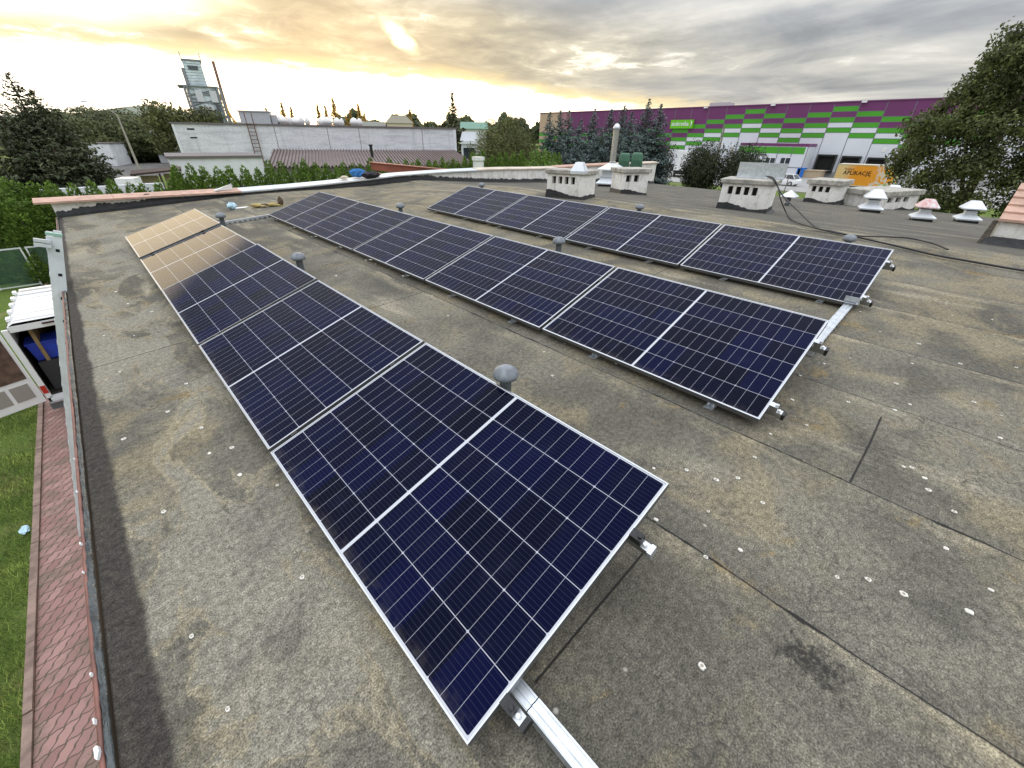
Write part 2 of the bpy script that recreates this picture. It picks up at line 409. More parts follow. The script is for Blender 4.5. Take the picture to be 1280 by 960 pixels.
# paved strip under the eave with its kerb
def paver_mat():
    M = bpy.data.materials.new('red_wavy_pavers'); M.use_nodes = True; t = NT(M.node_tree); b = t.n['Principled BSDF']
    tc = t.new('ShaderNodeTexCoord').outputs['Object']; X, Y, _ = t.sep(tc)[:3]
    nz = t.math('MULTIPLY', t.math('SUBTRACT', t.noise(tc, 7, 3), .5), .012)
    rows = t.math('DIVIDE', t.math('ADD', Y, nz), .20)
    wob = t.math('MULTIPLY', t.math('PINGPONG', t.math('DIVIDE', X, .05), 1.0), .07)
    ry = t.math('FRACT', t.math('ADD', rows, wob))
    k = t.math('FLOOR', t.math('ADD', rows, wob))
    xs = t.math('ADD', t.math('DIVIDE', X, .125), t.math('MULTIPLY', t.math('ADD', ry, k), -.95))
    xs = t.math('ADD', xs, t.math('MULTIPLY', t.math('SINE', t.math('MULTIPLY', ry, 12.56)), .06))
    rx = t.math('FRACT', xs)
    jy = t.math('MINIMUM', ry, t.math('SUBTRACT', 1.0, ry)); jx = t.math('MINIMUM', rx, t.math('SUBTRACT', 1.0, rx))
    j = t.math('MINIMUM', t.math('MULTIPLY', jy, .2), t.math('MULTIPLY', jx, .10))
    joint = t.mapr(j, .003, .010, 1, 0)
    wn = t.new('ShaderNodeTexWhiteNoise', noise_dimensions='2D')
    t.put(wn.inputs[0], t.comb(t.math('FLOOR', xs), k, 0))
    c = t.mix(wn.outputs[0], (.25,.125,.112), (.39,.225,.20))
    c = t.mix(t.mapr(t.noise(tc, 2.2, 6, .7), .42, .68), c, (.15,.115,.085))
    c = t.mix(t.mapr(t.noise(tc, 60, 3, .7), .3, .7, 0, .4), c, (.34,.22,.19))
    c = t.mix(joint, c, (.10,.08,.06))
    t.put(b.inputs['Base Color'], c); b.inputs['Roughness'].default_value = .9
    bn = t.new('ShaderNodeBump'); bn.inputs['Strength'].default_value = .5; bn.inputs['Distance'].default_value = .01
    t.put(bn.inputs['Height'], t.math('SUBTRACT', 1.0, joint)); t.l.new(bn.outputs[0], b.inputs['Normal'])
    return M
XP0, XP1 = -2.38, -.14
pv = MB(); pv.box(XP0, XP1, -3, 30, -.05, .05)
tag(pv.ob('paving', paver_mat()), 'dusty red wavy brick paving along the foot of the building', 'paving', kind='structure')
kb = MB()
for i in range(34):
    y0 = -3 + i; kb.box(XP0-.085+rnd.uniform(-.006,.006), XP0-.004, y0+.006, y0+.994, -.1, .085+rnd.uniform(-.008,.008))
tag(kb.ob('kerb', mat('kerb_stone', (.27,.19,.155), .9, var=.35, vscale=5, bump=.5)), 'reddish kerb stones edging the lawn', 'kerb', kind='structure')
# lawn blades near the building
rg = np.random.default_rng(3); n = 60000
yy = rg.uniform(2.2, 15, n); xx = XP0 - .09 - rg.random(n)*2.4
patch = np.sin(xx*3.1+yy*1.7)+np.sin(yy*2.3-xx)+rg.normal(0,.8,n)
xx, yy = xx[patch > -1.0], yy[patch > -1.0]; n = len(xx)
c = np.stack([xx, yy, np.full(n, .02)], 1); a = rg.random(n)*6.283; h = rg.uniform(.03, .085, n)
tip = c + np.stack([np.cos(a)*h*.7, np.sin(a)*h*.7, h], 1); s = np.stack([-np.sin(a), np.cos(a), 0*a], 1)*.006
v = np.stack([c-s, c+s, tip], 1).reshape(-1, 3)
tag(raw_mesh('lawn_grass', v, np.arange(3*n).reshape(n, 3), leafmat('grass_blade', (.25,.30,.075), (.10,.17,.034), .6, .35, 1.6)), 'short mown grass of the lawn beside the paving', 'grass', kind='stuff')
# roads
M_asph = mat('old_asphalt', (.12,.115,.11), .95, var=.35, vscale=.6, bump=.3, bscale=6)
M_pale = mat('pale_concrete_road', (.30,.30,.29), .95, var=.2, vscale=.7)
def flat(name, pts, z, m_, label):
    o = MB(); o.quad(*[(p.x, p.y, z) for p in pts]); return tag(o.ob(name, m_), label, 'road', kind='structure')
flat('yard_road', [PZ(40,232), PZ(250,216), PZ(245,196), PZ(150,203), PZ(60,213)], .012, M_asph, 'grey rutted yard road beyond the hedge on the left')
flat('access_road', [Vector((38,-40,0)), Vector((50,-40,0)), Vector((46,50,0)), Vector((36,50,0))], .012, M_pale, 'pale concrete access road behind the roof')
flat('car_park', [Vector((66,-60,0)), Vector((99.5,-60,0)), Vector((99.5,70,0)), Vector((66,70,0))], .02, M_pale, 'pale concrete yard before the purple and green warehouse')
kk = MB(); kk.box(65.7, 66.0, -60, 70, -.05, .13); kk.box(50.2, 50.4, -40, 46, -.05, .13)
tag(kk.ob('road_kerb', M_conc), 'concrete kerbs edging the grass strip by the yard', 'kerb', kind='structure')

# ------------------------------------------------------------------ the building we stand on
def felt_mat():
    M = bpy.data.materials.new('roofing_felt'); M.use_nodes = True; t = NT(M.node_tree); b = t.n['Principled BSDF']
    tc = t.new('ShaderNodeTexCoord').outputs['Object']; X, Y, _ = t.sep(tc)[:3]
    flatc = t.comb(X, Y, 0)
    fine = t.noise(flatc, 150, 3, .75); mid = t.noise(flatc, 34, 5, .7); big = t.noise(flatc, .85, 5, .6, .5)
    big2 = t.noise(t.mapping(flatc, (1,1,1), (9,4,0)), 1.5, 6, .62, .8); strk = t.noise(t.mapping(flatc, (1.0,.16,1), (2,3,0)), 2.4, 5, .6, .3)
    strk2 = t.noise(t.mapping(flatc, (2.2,.3,1), (5,1,0)), 1.6, 6, .65, .3)
    c = t.mix(t.mapr(big, .36, .64), (.112,.108,.096), (.205,.196,.172))
    c = t.mix(t.math('MULTIPLY', t.mapr(t.math('ADD', big2, t.mapr(X, 2.0, 6.0, 0, .07)), .48, .68), .72), c, (.28,.245,.17))                     # ochre lichen
    c = t.mix(t.mapr(t.noise(t.mapping(flatc, (1,1,1), (1,8,0)), 2.3, 6, .7, .6), .58, .72, 0, .75), c, (.27,.195,.085))
    pale = t.math('MULTIPLY', t.mapr(strk, .50, .70), t.mapr(t.noise(t.mapping(flatc,(1,1,1),(4,4,0)), .7, 3), .42, .62))
    c = t.mix(t.math('MULTIPLY', pale, .9), c, (.42,.39,.32))                        # dried silt streaks
    # silt pools dried beside the gutter
    pool = t.math('MULTIPLY', t.mapr(t.noise(t.mapping(flatc, (1.1,.55,1), (6,2.4,0)), 1.6, 6, .62, .9), .48, .545), t.mapr(X, .75, .35))
    c = t.mix(t.math('MULTIPLY', pool, .75), c, (.285,.275,.245))
    rimp = t.math('MULTIPLY', t.mapr(t.math('ABSOLUTE', t.math('SUBTRACT', t.noise(t.mapping(flatc, (1.1,.55,1), (6,2.4,0)), 1.6, 6, .62, .9), .50)), .0, .03, 1, 0), t.mapr(X, .75, .35))
    c = t.mix(t.math('MULTIPLY', rimp, .35), c, (.42,.37,.26))
    dk = t.noise(t.mapping(flatc,(1,1,1),(2,9,0)), 1.1, 5, .6, .5)
    c = t.mix(t.mapr(dk, .52, .68, 0, .7), c, (.085,.085,.083))
    # slope beyond the ridge: darker newer felt
    c = t.mix(t.math('MULTIPLY', t.mapr(X, RIDGE+.1, RIDGE+.5), .75), c, t.mix(mid, (.085,.086,.088), (.135,.133,.128)))
    rl = t.math('MULTIPLY', t.mapr(t.math('ABSOLUTE', t.math('SUBTRACT', X, t.math('ADD', RIDGE+.02, t.math('MULTIPLY', t.noise(flatc, 3, 3), .12)))), .02, .07, 1, 0), t.mapr(t.noise(t.mapping(flatc,(.3,1,1)), .9, 4), .42, .52))
    c = t.mix(t.math('MULTIPLY', rl, .7), c, (.40,.37,.29))
    # dark band beside the gutter
    wv = t.math('MULTIPLY', t.math('SUBTRACT', t.noise(t.mapping(flatc,(1,1.3,1)), 2.0, 6, .65), .5), .075)
    bw = t.ramp(t.math('DIVIDE', Y, 14.0), [(.05,.585),(.12,.575),(.25,.553),(.40,.54),(.56,.507),(.75,.51),(.95,.51)])
    bw = t.math('SUBTRACT', bw, 1.0)
    band = t.mapr(t.math('ADD', X, wv), t.math('ADD', bw, -.014), t.math('ADD', bw, .018), 1, 0)
    c = t.mix(t.math('MULTIPLY', band, .94), c, t.mix(mid, (.022,.020,.020), (.066,.060,.058)))
    # felt seams
    wob = t.math('MULTIPLY', t.math('SUBTRACT', t.noise(t.mapping(flatc,(.4,1,1)), 1.3, 4, .6), .5), .05)
    xs = t.math('SUBTRACT', t.math('ADD', X, wob), 1.44 - .955*3)
    fx = t.math('FRACT', t.math('DIVIDE', xs, .955))
    dxs = t.math('MULTIPLY', t.math('MINIMUM', fx, t.math('SUBTRACT', 1.0, fx)), .955)
    sw = t.math('MULTIPLY', t.mapr(t.noise(flatc, 2.3, 5, .7), .50, .78), .016)
    seam = t.math('MULTIPLY', t.mapr(dxs, t.math('ADD', sw, .0012), t.math('ADD', sw, .0045), 1, 0), t.mapr(X, 1.0, 1.1, 0, 1))
    lap = t.math('MULTIPLY', t.mapr(fx, 0, .10, 1, 0), t.mapr(X, 1.0, 1.1, 0, 1))
    def cross(y0, xa, xb, w=.007):
        d = t.math('ABSOLUTE', t.math('SUBTRACT', t.math('ADD', Y, wob), y0))
        q = t.math('MULTIPLY', t.mapr(X, xa-.02, xa), t.mapr(X, xb, xb+.02, 1, 0))
        return t.math('MULTIPLY', t.mapr(d, w*.3, w, 1, 0), q)
    for args in ((4.45,-.6,.8), (7.75,-.6,.8), (-.12,2.40,3.17), (3.9,1.5,2.4), (5.8,2.45,3.4), (.42,.55,1.3), (8.6,3.4,4.4), (10.9,4.4,5.3), (10.2,6.3,7.3), (2.3,4.5,5.3),(1.5,6.4,7.3)):
        seam = t.math('MAXIMUM', seam, cross(*args))
    c = t.mix(t.math('MULTIPLY', lap, .30), c, (.125,.125,.125))
    side = t.math('MULTIPLY', t.math('MULTIPLY', t.mapr(fx, .80, .97), t.mapr(fx, .999, .985)), t.mapr(t.noise(t.mapping(flatc,(1,.35,1),(7,7,0)), 1.6, 6, .65), .47, .62))
    c = t.mix(t.math('MULTIPLY', t.math('MULTIPLY', side, t.mapr(X, 1.0, 1.1, 0, 1)), .8), c, (.42,.38,.29))
    # granules, cracks
    c = t.mix(1.0, c, (.76, .738, .665), 'MULTIPLY')
    c = t.mix(1.0, c, t.ramp(fine, [(.30, .28), (.5, 1.0), (.70, 2.0)]), 'MULTIPLY')
    c = t.mix(1.0, c, t.ramp(mid, [(.32, .58), (.68, 1.42)]), 'MULTIPLY')
    vo = t.new('ShaderNodeTexVoronoi', feature='DISTANCE_TO_EDGE'); t.put(vo.inputs['Vector'], t.vmath('ADD', flatc, t.mix(1.0, (0,0,0), t.comb(t.math('MULTIPLY', mid, .05), t.math('MULTIPLY', fine, .05), 0), 'ADD')))
    vo.inputs['Scale'].default_value = 17
    crack = t.math('MULTIPLY', t.mapr(vo.outputs['Distance'], .0, .045, 1, 0), t.mapr(t.noise(flatc, 1.9, 5, .7), .47, .62))
    c = t.mix(t.math('MULTIPLY', crack, .75), c, (.035,.033,.03))
    # burnt patch
    px, py = 1.30, -.24
    u = t.math('SUBTRACT', X, px); w2 = t.math('SUBTRACT', Y, py)
    e = t.math('MAXIMUM', t.math('ABSOLUTE', t.math('DIVIDE', u, .06)), t.math('ABSOLUTE', t.math('DIVIDE', t.math('ADD', w2, t.math('MULTIPLY', u, .3)), .105)))
    e = t.math('ADD', e, t.math('MULTIPLY', t.math('SUBTRACT', mid, .5), 2.2))
    c = t.mix(t.math('MULTIPLY', t.mapr(e, .45, 1.25, 1, 0), t.mapr(t.noise(flatc, 60, 4, .75), .34, .54, .25, .92)), c, (.024,.023,.021))
    c = t.mix(t.math('MULTIPLY', seam, .92), c, (.016,.016,.016))
    # small pale flecks
    vf = t.new('ShaderNodeTexVoronoi', feature='F1'); t.put(vf.inputs['Vector'], flatc); vf.inputs['Scale'].default_value = 3.6
    sc_ = t.new('ShaderNodeSeparateColor'); t.put(sc_.inputs[0], vf.outputs['Color'])
    fl = t.math('MULTIPLY', t.mapr(vf.outputs['Distance'], .02, .05, 1, 0), t.math('GREATER_THAN', sc_.outputs[0], .62))
    c = t.mix(t.math('MULTIPLY', fl, .7), c, (.50,.48,.42))
    t.put(b.inputs['Base Color'], c)
    b.inputs['Roughness'].default_value = .88; b.inputs['Specular IOR Level'].default_value = .25
    bn = t.new('ShaderNodeBump'); bn.inputs['Strength'].default_value = .55; bn.inputs['Distance'].default_value = .006
    hgt = t.math('ADD', t.math('MULTIPLY', fine, .6), t.math('SUBTRACT', t.math('MULTIPLY', mid, .8), t.math('SUBTRACT', t.math('MULTIPLY', seam, 1.5), t.math('MULTIPLY', t.mapr(fx, .0, .11, 1, 0, False), .9))))
    t.put(bn.inputs['Height'], hgt); t.l.new(bn.outputs[0], b.inputs['Normal'])
    return M
bld = empty('flat_roof_building', (0,0,0), 0, 'low white building with a grey felt roof carrying the solar panels', 'building')
XE = 24.4                                # far eave
Y0, Y1 = -2.6, 13.35
def yfar(x): return YF
rf = MB(); xs_ = [-.545] + [i*.55 for i in range(0, 15)] + [RIDGE-.15, RIDGE, RIDGE+.15] + [9+i*.7 for i in range(22)] + [XE]
ny = 40
rows_ = []
for j in range(ny):
    q = j/(ny-1); rows_.append([(x, Y0+(yfar(x)-.05-Y0)*q, roofz(x, Y0+(yfar(x)-Y0)*q) + (-.006 if abs(x-RIDGE) < .01 else 0)) for x in xs_])
rf.rings(rows_, cap=False, close=False)
roof_ob = rf.ob('roof', felt_mat(), bld)
sk = MB()                                # edges of the roof slab and walls below
sk.hexa([(-.14,Y0,0),(XE-.3,Y0,0),(XE-.3,yfar(XE)-.1,0),(-.14,13.2,0)], [(-.14,Y0,roofz(-.14,Y0)-.12),(XE-.3,Y0,roofz(XE,Y0)-.12),(XE-.3,yfar(XE)-.1,roofz(XE,11)-.12),(-.14,13.2,roofz(-.14,13)-.12)])
sk.ob('wall', M_white_wall, bld)
ev = MB()
ev.hexa([(-.57,Y0,roofz(-.6,Y0)-.14),(-.10,Y0,roofz(-.1,Y0)-.14),(-.10,13.3,roofz(-.1,13)-.14),(-.57,13.3,roofz(-.6,13)-.14)],
        [(-.57,Y0,roofz(-.6,Y0)-.03),(-.10,Y0,roofz(-.1,Y0)-.03),(-.10,13.3,roofz(-.1,13)-.03),(-.57,13.3,roofz(-.6,13)-.03)])
ev.ob('eave', M_bitumen, bld); ev = MB()
ev.hexa([(XE-.35,Y0,roofz(XE,Y0)-.2),(XE+.02,Y0,roofz(XE,Y0)-.2),(XE+.02,yfar(XE),roofz(XE,11)-.2),(XE-.35,yfar(XE),roofz(XE,11)-.2)],
        [(XE-.35,Y0,roofz(XE,Y0)-.03),(XE+.02,Y0,roofz(XE,Y0)-.012),(XE+.02,yfar(XE),roofz(XE,yfar(XE))-.012),(XE-.35,yfar(XE),roofz(XE,11)-.03)])
ev.ob('eave', M_bitumen, bld)
# gutter, wrinkled apron, drip edge
def strip(name, prof, m_, ya=Y0, yb=13.3, n=140, wr=0.0, wx=0.0, parent=bld):
    mb = MB(); rs = []
    for i in range(n+1):
        y = ya + (yb-ya)*(i/n)**1.5; k = []
        for j, (x, dz) in enumerate(prof):
            q = wr*(math.sin(y*9+j)*.4+rnd.uniform(-1,1)) if 0 < j < len(prof)-1 else 0
            k.append((x + wx*(math.sin(y*2.3)+.6*math.sin(y*5.1+1)+rnd.uniform(-.5,.5)) * (1 if j else .3), y, roofz(-.575, y)+dz+q))
        rs.append(k)
    mb.rings(rs, cap=False, close=False); return mb.ob(name, m_, parent, smooth=True)
strip('gutter', [(-0.5430,.004),(-0.5460,-.03),(-0.5558,-.03),(-0.5578,.0)], mat('gutter_grime', (.085,.062,.04), .8, var=.5, vscale=4, stretch=(1,.2,1)), n=80)
M_apron = mat('wrinkled_bitumen_sheet', (.050,.060,.063), .35, var=.55, vscale=13, bump=.9, bscale=16)
strip('bitumen_apron', [(-0.5558,.0),(-0.5607,.010),(-0.5666,.006),(-0.5725,.010),(-0.5774,.002)], M_apron, n=420, wr=.008, wx=.004)
strip('drip_edge', [(-0.5764,-.004),(-0.5774,.008),(-0.5902,.006),(-0.5912,-.060)], mat('brown_drip_metal', (.20,.085,.065), .5, var=.35, vscale=6), n=60, wx=.001)
for k, (yy_, s_) in enumerate(((1.25,.03),(1.55,.012),(2.1,.010),(2.3,.014),(2.75,.012),(3.1,.01),(1.36,.014))):
    b_ = MB()
    s_ *= .75; vv = [(-.587+s_*math.cos(a)*.35*rnd.uniform(.6,1.2), yy_+s_*math.sin(a)*1.1, 0) for a in [i*math.pi/4 for i in range(8)]]
    b_.hexa([(x,y,roofz(-.575,y)+.010) for x,y,_ in vv], [(x*.98-.014,y,roofz(-.575,y)+.016+rnd.random()*.008) for x,y,_ in vv])
    tag(b_.ob('mortar_crumb', M_whitepaint), 'white crumb stuck to the brown metal drip edge of the roof', 'debris', 'white crumbs along the drip edge')
# far parapet
pw = MB(); cop = MB(); fl = MB(); wt_ = MB(); lc = MB()
segs = [-.56] + [i*.9 for i in range(1, 27)] + [24.3]
PT = ((-2,4.22),(3.2,4.20),(5,4.25),(6.6,4.33),(7.7,4.40),(9.75,4.43),(12,4.43),(14.7,4.36),(18,4.38),(26,4.36))
ptop = lambda x: float(np.interp(x, [q[0] for q in PT], [q[1] for q in PT]))
for a, b_ in zip(segs[:-1], segs[1:]):
    ya, yb = yfar(a), yfar(b_)
    pw.hexa([(a,ya,roofz(a,ya)-.3),(b_,yb,roofz(b_,yb)-.3),(b_,yb+.30,roofz(b_,yb)-.3),(a,ya+.30,roofz(a,ya)-.3)], [(a,ya,ptop(a)),(b_,yb,ptop(b_)),(b_,yb+.30,ptop(b_)),(a,ya+.30,ptop(a))])
pw.ob('parapet', M_white_wall, bld)
def upstand(x): return min(upst(x), ptop(x)-roofz(x, YF)-.02)
def upst(x):   # ragged height of the bitumen
    return (.145 + .015*math.sin(x*2.1) + .015*math.sin(x*5.3+1) + rnd.uniform(-.03,.03)) if x < 3.0 else .20 + .05*math.sin(x*1.3) + rnd.uniform(-.03,.03) if x < 9 else .13 + rnd.uniform(-.03,.03)
lo_, hi_, out_ = [], [], []
for i in range(601):
    x = -.555 + 24.85*i/600; y = yfar(x)
    out_.append((x, y-.10, roofz(x,y-.1)+.006)); lo_.append((x, y-.035, roofz(x,y)+.035)); hi_.append((x, y-.010, roofz(x,y)+upstand(x)))
fl.rings([out_, lo_, hi_], cap=False, close=False); fl.ob('bitumen_upstand', M_bitumen, bld)
def coping(mb, xa, xb, th, ov0, ov1, lift, n):
    for i in range(n):
        a = xa+(xb-xa)*i/n; b_ = xa+(xb-xa)*(i+1)/n-.006
        ya, yb = yfar(a), yfar(b_); za, zb = ptop(a)+lift, ptop(b_)+lift
        mb.hexa([(a,ya-ov0,za),(b_,yb-ov0,zb),(b_,yb+.30+ov1,zb+.05),(a,ya+.30+ov1,za+.05)], [(a,ya-ov0,za+th),(b_,yb-ov0,zb+th),(b_,yb+.30+ov1,zb+.05+th),(a,ya+.30+ov1,za+.05+th)])
coping(cop, -.80, 3.0, .035, .09, .05, .002, 3); cop.ob('terracotta_coping', M_terra, bld)
coping(wt_, 3.0, 11.0, .03, .07, .05, .002, 7); wt_.ob('metal_coping', mat('pale_metal_coping', (.60,.64,.68), .45, metal=.3, var=.15, vscale=2.2), bld)
coping(lc, 11.0, 15.6, .04, .05, .04, .002, 3); lc.ob('cream_coping', mat('cream_coping_stone', (.56,.49,.40), .8, var=.2, vscale=3), bld)
c2 = MB(); coping(c2, 15.6, 20.4, .06, .05, .04, .002, 9); c2.ob('tile_coping', M_terra, bld)
c3 = MB(); coping(c3, 20.4, 24.45, .05, .06, .04, .002, 4); c3.ob('board_coping', MATS['cream_coping_stone'], bld)

# fixings of the felt: small pale washers
M_wash = mat('washer', (.66,.64,.58), .6, var=.25, vscale=30); M_washr = mat('washer_rim', (.30,.27,.21), .8)
wpx = [(205,640),(300,594),(285,887),(240,796),(378,722),(347,607),(262,567),(155,549),(252,535),(150,465),(168,420),(190,390),(160,380),(145,365),(175,345),(233,480),(275,455),(210,515),(290,560),(130,420),
 (817,586),(858,588),(895,600),(925,688),(882,697),(877,833),(1046,722),(1129,743),(1085,725),(953,629),(922,598),(943,572),(1008,532),(1060,503),(963,543),(1155,598),(1160,613),(1139,585),(1129,584),(1211,765),(1238,738),(1118,513),(1192,640),(1182,686),(1250,548),(1251,520),(1137,506),(1217,503),
 (1148,430),(1100,415),(1075,390),(1062,448),(1030,455),(1010,395),(1200,455),(1240,400),(1270,460),(1190,395),(820,650),(706,430),(770,455),(680,440),(690,470),(640,375),(470,330),(420,345),(540,370),(560,395),(885,640),(1000,470),(990,500),(1140,455),(1120,480)]
for i, (x, y) in enumerate(wpx):
    p = PR(x, y); q = MB(); r_ = rnd.uniform(.008, .0155); ra_ = [rnd.uniform(.78, 1.12) for _ in range(14)]; ea = rnd.uniform(.75, 1)
    q.rings([[(r_*k_*ra_[a_]*math.cos(a_*.4488)*ea, r_*k_*ra_[a_]*math.sin(a_*.4488), z_) for a_ in range(14)] for k_, z_ in ((1,0),(.9,.004))])
    if rnd.random() < .6: q.cur = 1; q.lathe([(r_*.42,.0042), (r_*.36,.0052)], 10)
    o = q.ob('fixing_washer', [M_wash, M_washr], roof_ob, (p.x, p.y, p.z+.002))

# ------------------------------------------------------------------ solar panels
PW, PITCHL, GAP = 1.134, 1.8198, .034; PL = PITCHL-GAP; FT = .035
def cell_mat():
    M = bpy.data.materials.new('solar_cells'); M.use_nodes = True; t = NT(M.node_tree); b = t.n['Principled BSDF']
    tc = t.new('ShaderNodeTexCoord').outputs['Object']; X, Y, _ = t.sep(tc)[:3]
    mx, my, cg = .0125, .014, .017
    cw = (PW-2*mx)/6; hl = (PL-2*my-cg)/2; chh = hl/12
    u = t.math('SUBTRACT', X, mx)
    yh = t.math('SUBTRACT', t.math('ABSOLUTE', t.math('SUBTRACT', Y, PL/2)), cg/2)        # distance from the middle band
    fu = t.math('FRACT', t.math('DIVIDE', u, cw)); du = t.math('MULTIPLY', t.math('MINIMUM', fu, t.math('SUBTRACT', 1.0, fu)), cw)
    fv = t.math('FRACT', t.math('DIVIDE', yh, chh)); dv = t.math('MULTIPLY', t.math('MINIMUM', fv, t.math('SUBTRACT', 1.0, fv)), chh)
    fv3 = t.math('FRACT', t.math('DIVIDE', yh, chh*3)); dv3 = t.math('MULTIPLY', t.math('MINIMUM', fv3, t.math('SUBTRACT', 1.0, fv3)), chh*3)
    lu = t.mapr(du, .0010, .0018, 1, 0, False); lv = t.mapr(dv, .0005, .0011, .8, 0, False)
    dia = t.mapr(t.math('ADD', du, dv3), .0060, .0075, 1, 0, False)
    band = t.math('LESS_THAN', yh, .0)
    out = t.math('MAXIMUM', t.math('GREATER_THAN', yh, hl), t.math('MAXIMUM', t.math('LESS_THAN', u, 0.0), t.math('GREATER_THAN', u, cw*6)))
    fb = t.math('FRACT', t.math('MULTIPLY', fu, 10.0)); db = t.math('MULTIPLY', t.math('ABSOLUTE', t.math('SUBTRACT', fb, .5)), cw/10)
    bus = t.mapr(db, .0004, .0010, .22, 0, False)
    wht = t.math('MAXIMUM', t.math('MAXIMUM', lu, lv), t.math('MAXIMUM', dia, t.math('MAXIMUM', band, out)))
    wn = t.new('ShaderNodeTexWhiteNoise', noise_dimensions='3D')
    oi = t.new('ShaderNodeObjectInfo').outputs['Random']
    t.put(wn.inputs[0], t.comb(t.math('FLOOR', t.math('DIVIDE', u, cw)), t.math('FLOOR', t.math('DIVIDE', t.math('ADD', Y, 0.0), chh*3)), oi))
    cell = t.mix(wn.outputs[0], (.0004,.0012,.0080), (.0006,.0019,.0240))
    cell = t.mix(t.mapr(t.noise(tc, 2.5, 3), .55, .75, 0, .5), cell, (.0015,.0045,.030))
    cell = t.mix(bus, cell, (.085,.10,.16))
    gl = t.math('MAXIMUM', band, out)
    cc = t.mix(wht, cell, t.mix(gl, (.38,.39,.45), (.48,.50,.54)))
    dust = t.noise(tc, 5.0, 6, .7)
    cc = t.mix(t.mapr(dust, .45, .8, .0, .008), cc, (.5,.48,.42))
    cc = t.mix(t.math('MULTIPLY', t.mapr(X, .0, .08, .09, 0), t.mapr(t.noise(tc, 9.0, 5, .7), .4, .7)), cc, (.40,.36,.28))
    t.put(b.inputs['Base Color'], cc)
    b.inputs['Roughness'].default_value = .45; b.inputs['Specular IOR Level'].default_value = .0
    b.inputs['Coat Weight'].default_value = 1.0; b.inputs['Coat Roughness'].default_value = .035; b.inputs['Coat IOR'].default_value = 1.12
    return M
M_cell = cell_mat()
def make_panel():
    root = empty('solar_panel', (0,0,0), 0, 'x', 'solar panel', 'solar panels on the roof')
    f = MB(); w = .0065
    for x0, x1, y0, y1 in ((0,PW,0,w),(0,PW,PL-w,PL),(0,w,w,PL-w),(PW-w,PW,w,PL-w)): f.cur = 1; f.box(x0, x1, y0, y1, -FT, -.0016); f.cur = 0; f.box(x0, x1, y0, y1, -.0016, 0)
    f.ob('frame', [M_alu, mat('shaded_frame_side', (.16,.165,.17), .4, metal=.6)], root)  # sides are a darker copy of the frame metal, shade put into the colour
    c_ = MB(); c_.quad((w,w,-.003),(PW-w,w,-.003),(PW-w,PL-w,-.003),(w,PL-w,-.003)); c_.ob('cell_sheet', M_cell, root)
    b_ = MB(); b_.quad((w,w,-.009),(w,PL-w,-.009),(PW-w,PL-w,-.009),(PW-w,w,-.009)); b_.ob('backsheet', mat('backsheet', (.06,.06,.06), .6), root)
    j = MB()
    for k in (-1,0,1): j.box(PW/2+k*.35-.05, PW/2+k*.35+.05, PL/2-.03, PL/2+.03, -.028, -.0095)
    j.ob('junction_box', M_black, root)
    return root
proto = make_panel(); first = True
DZ = CAM.z - 0.0
rowdef = [((.2502,.4098,-1.5621), 17.63, 5, 'left'), ((2.4766,.3682,-1.4409), 17.69, 5, 'middle'), ((4.9459,.3572,-1.3180), 18.01, 4, 'right')]
ordn = ['nearest', 'second nearest', 'third nearest', 'fourth nearest', 'farthest']
PS = .011
tweak = {(0,4): -.25, (0,3): -.35, (0,2): .45}
for ri, ((x, y, z), tilt, n, nm) in enumerate(rowdef):
    for k in range(n):
        if first: o = proto; first = False
        else: o = dup(proto)
        nme = ordn[k] if k < n-1 else 'farthest'
        extra = {(0,4): ', mirroring the golden sky', (0,3): ', brownish with a sky reflection'}.get((ri,k), '')
        o['label'] = f'{nme} dark blue panel of the {nm} panel row{extra}'
        yy_ = y + k*PITCHL + GAP/2
        o.rotation_mode = 'XYZ'
        o.matrix_world = Matrix.Translation((x, yy_, z+CAM.z+PS*(k*PITCHL+GAP/2))) @ Matrix.Rotation(math.atan(PS)+R({(0,3):-.55,(0,4):-.3,(0,2):.35}.get((ri,k),0)), 4, 'X') @ Matrix.Rotation(-R(tilt+tweak.get((ri,k),0)), 4, 'Y')
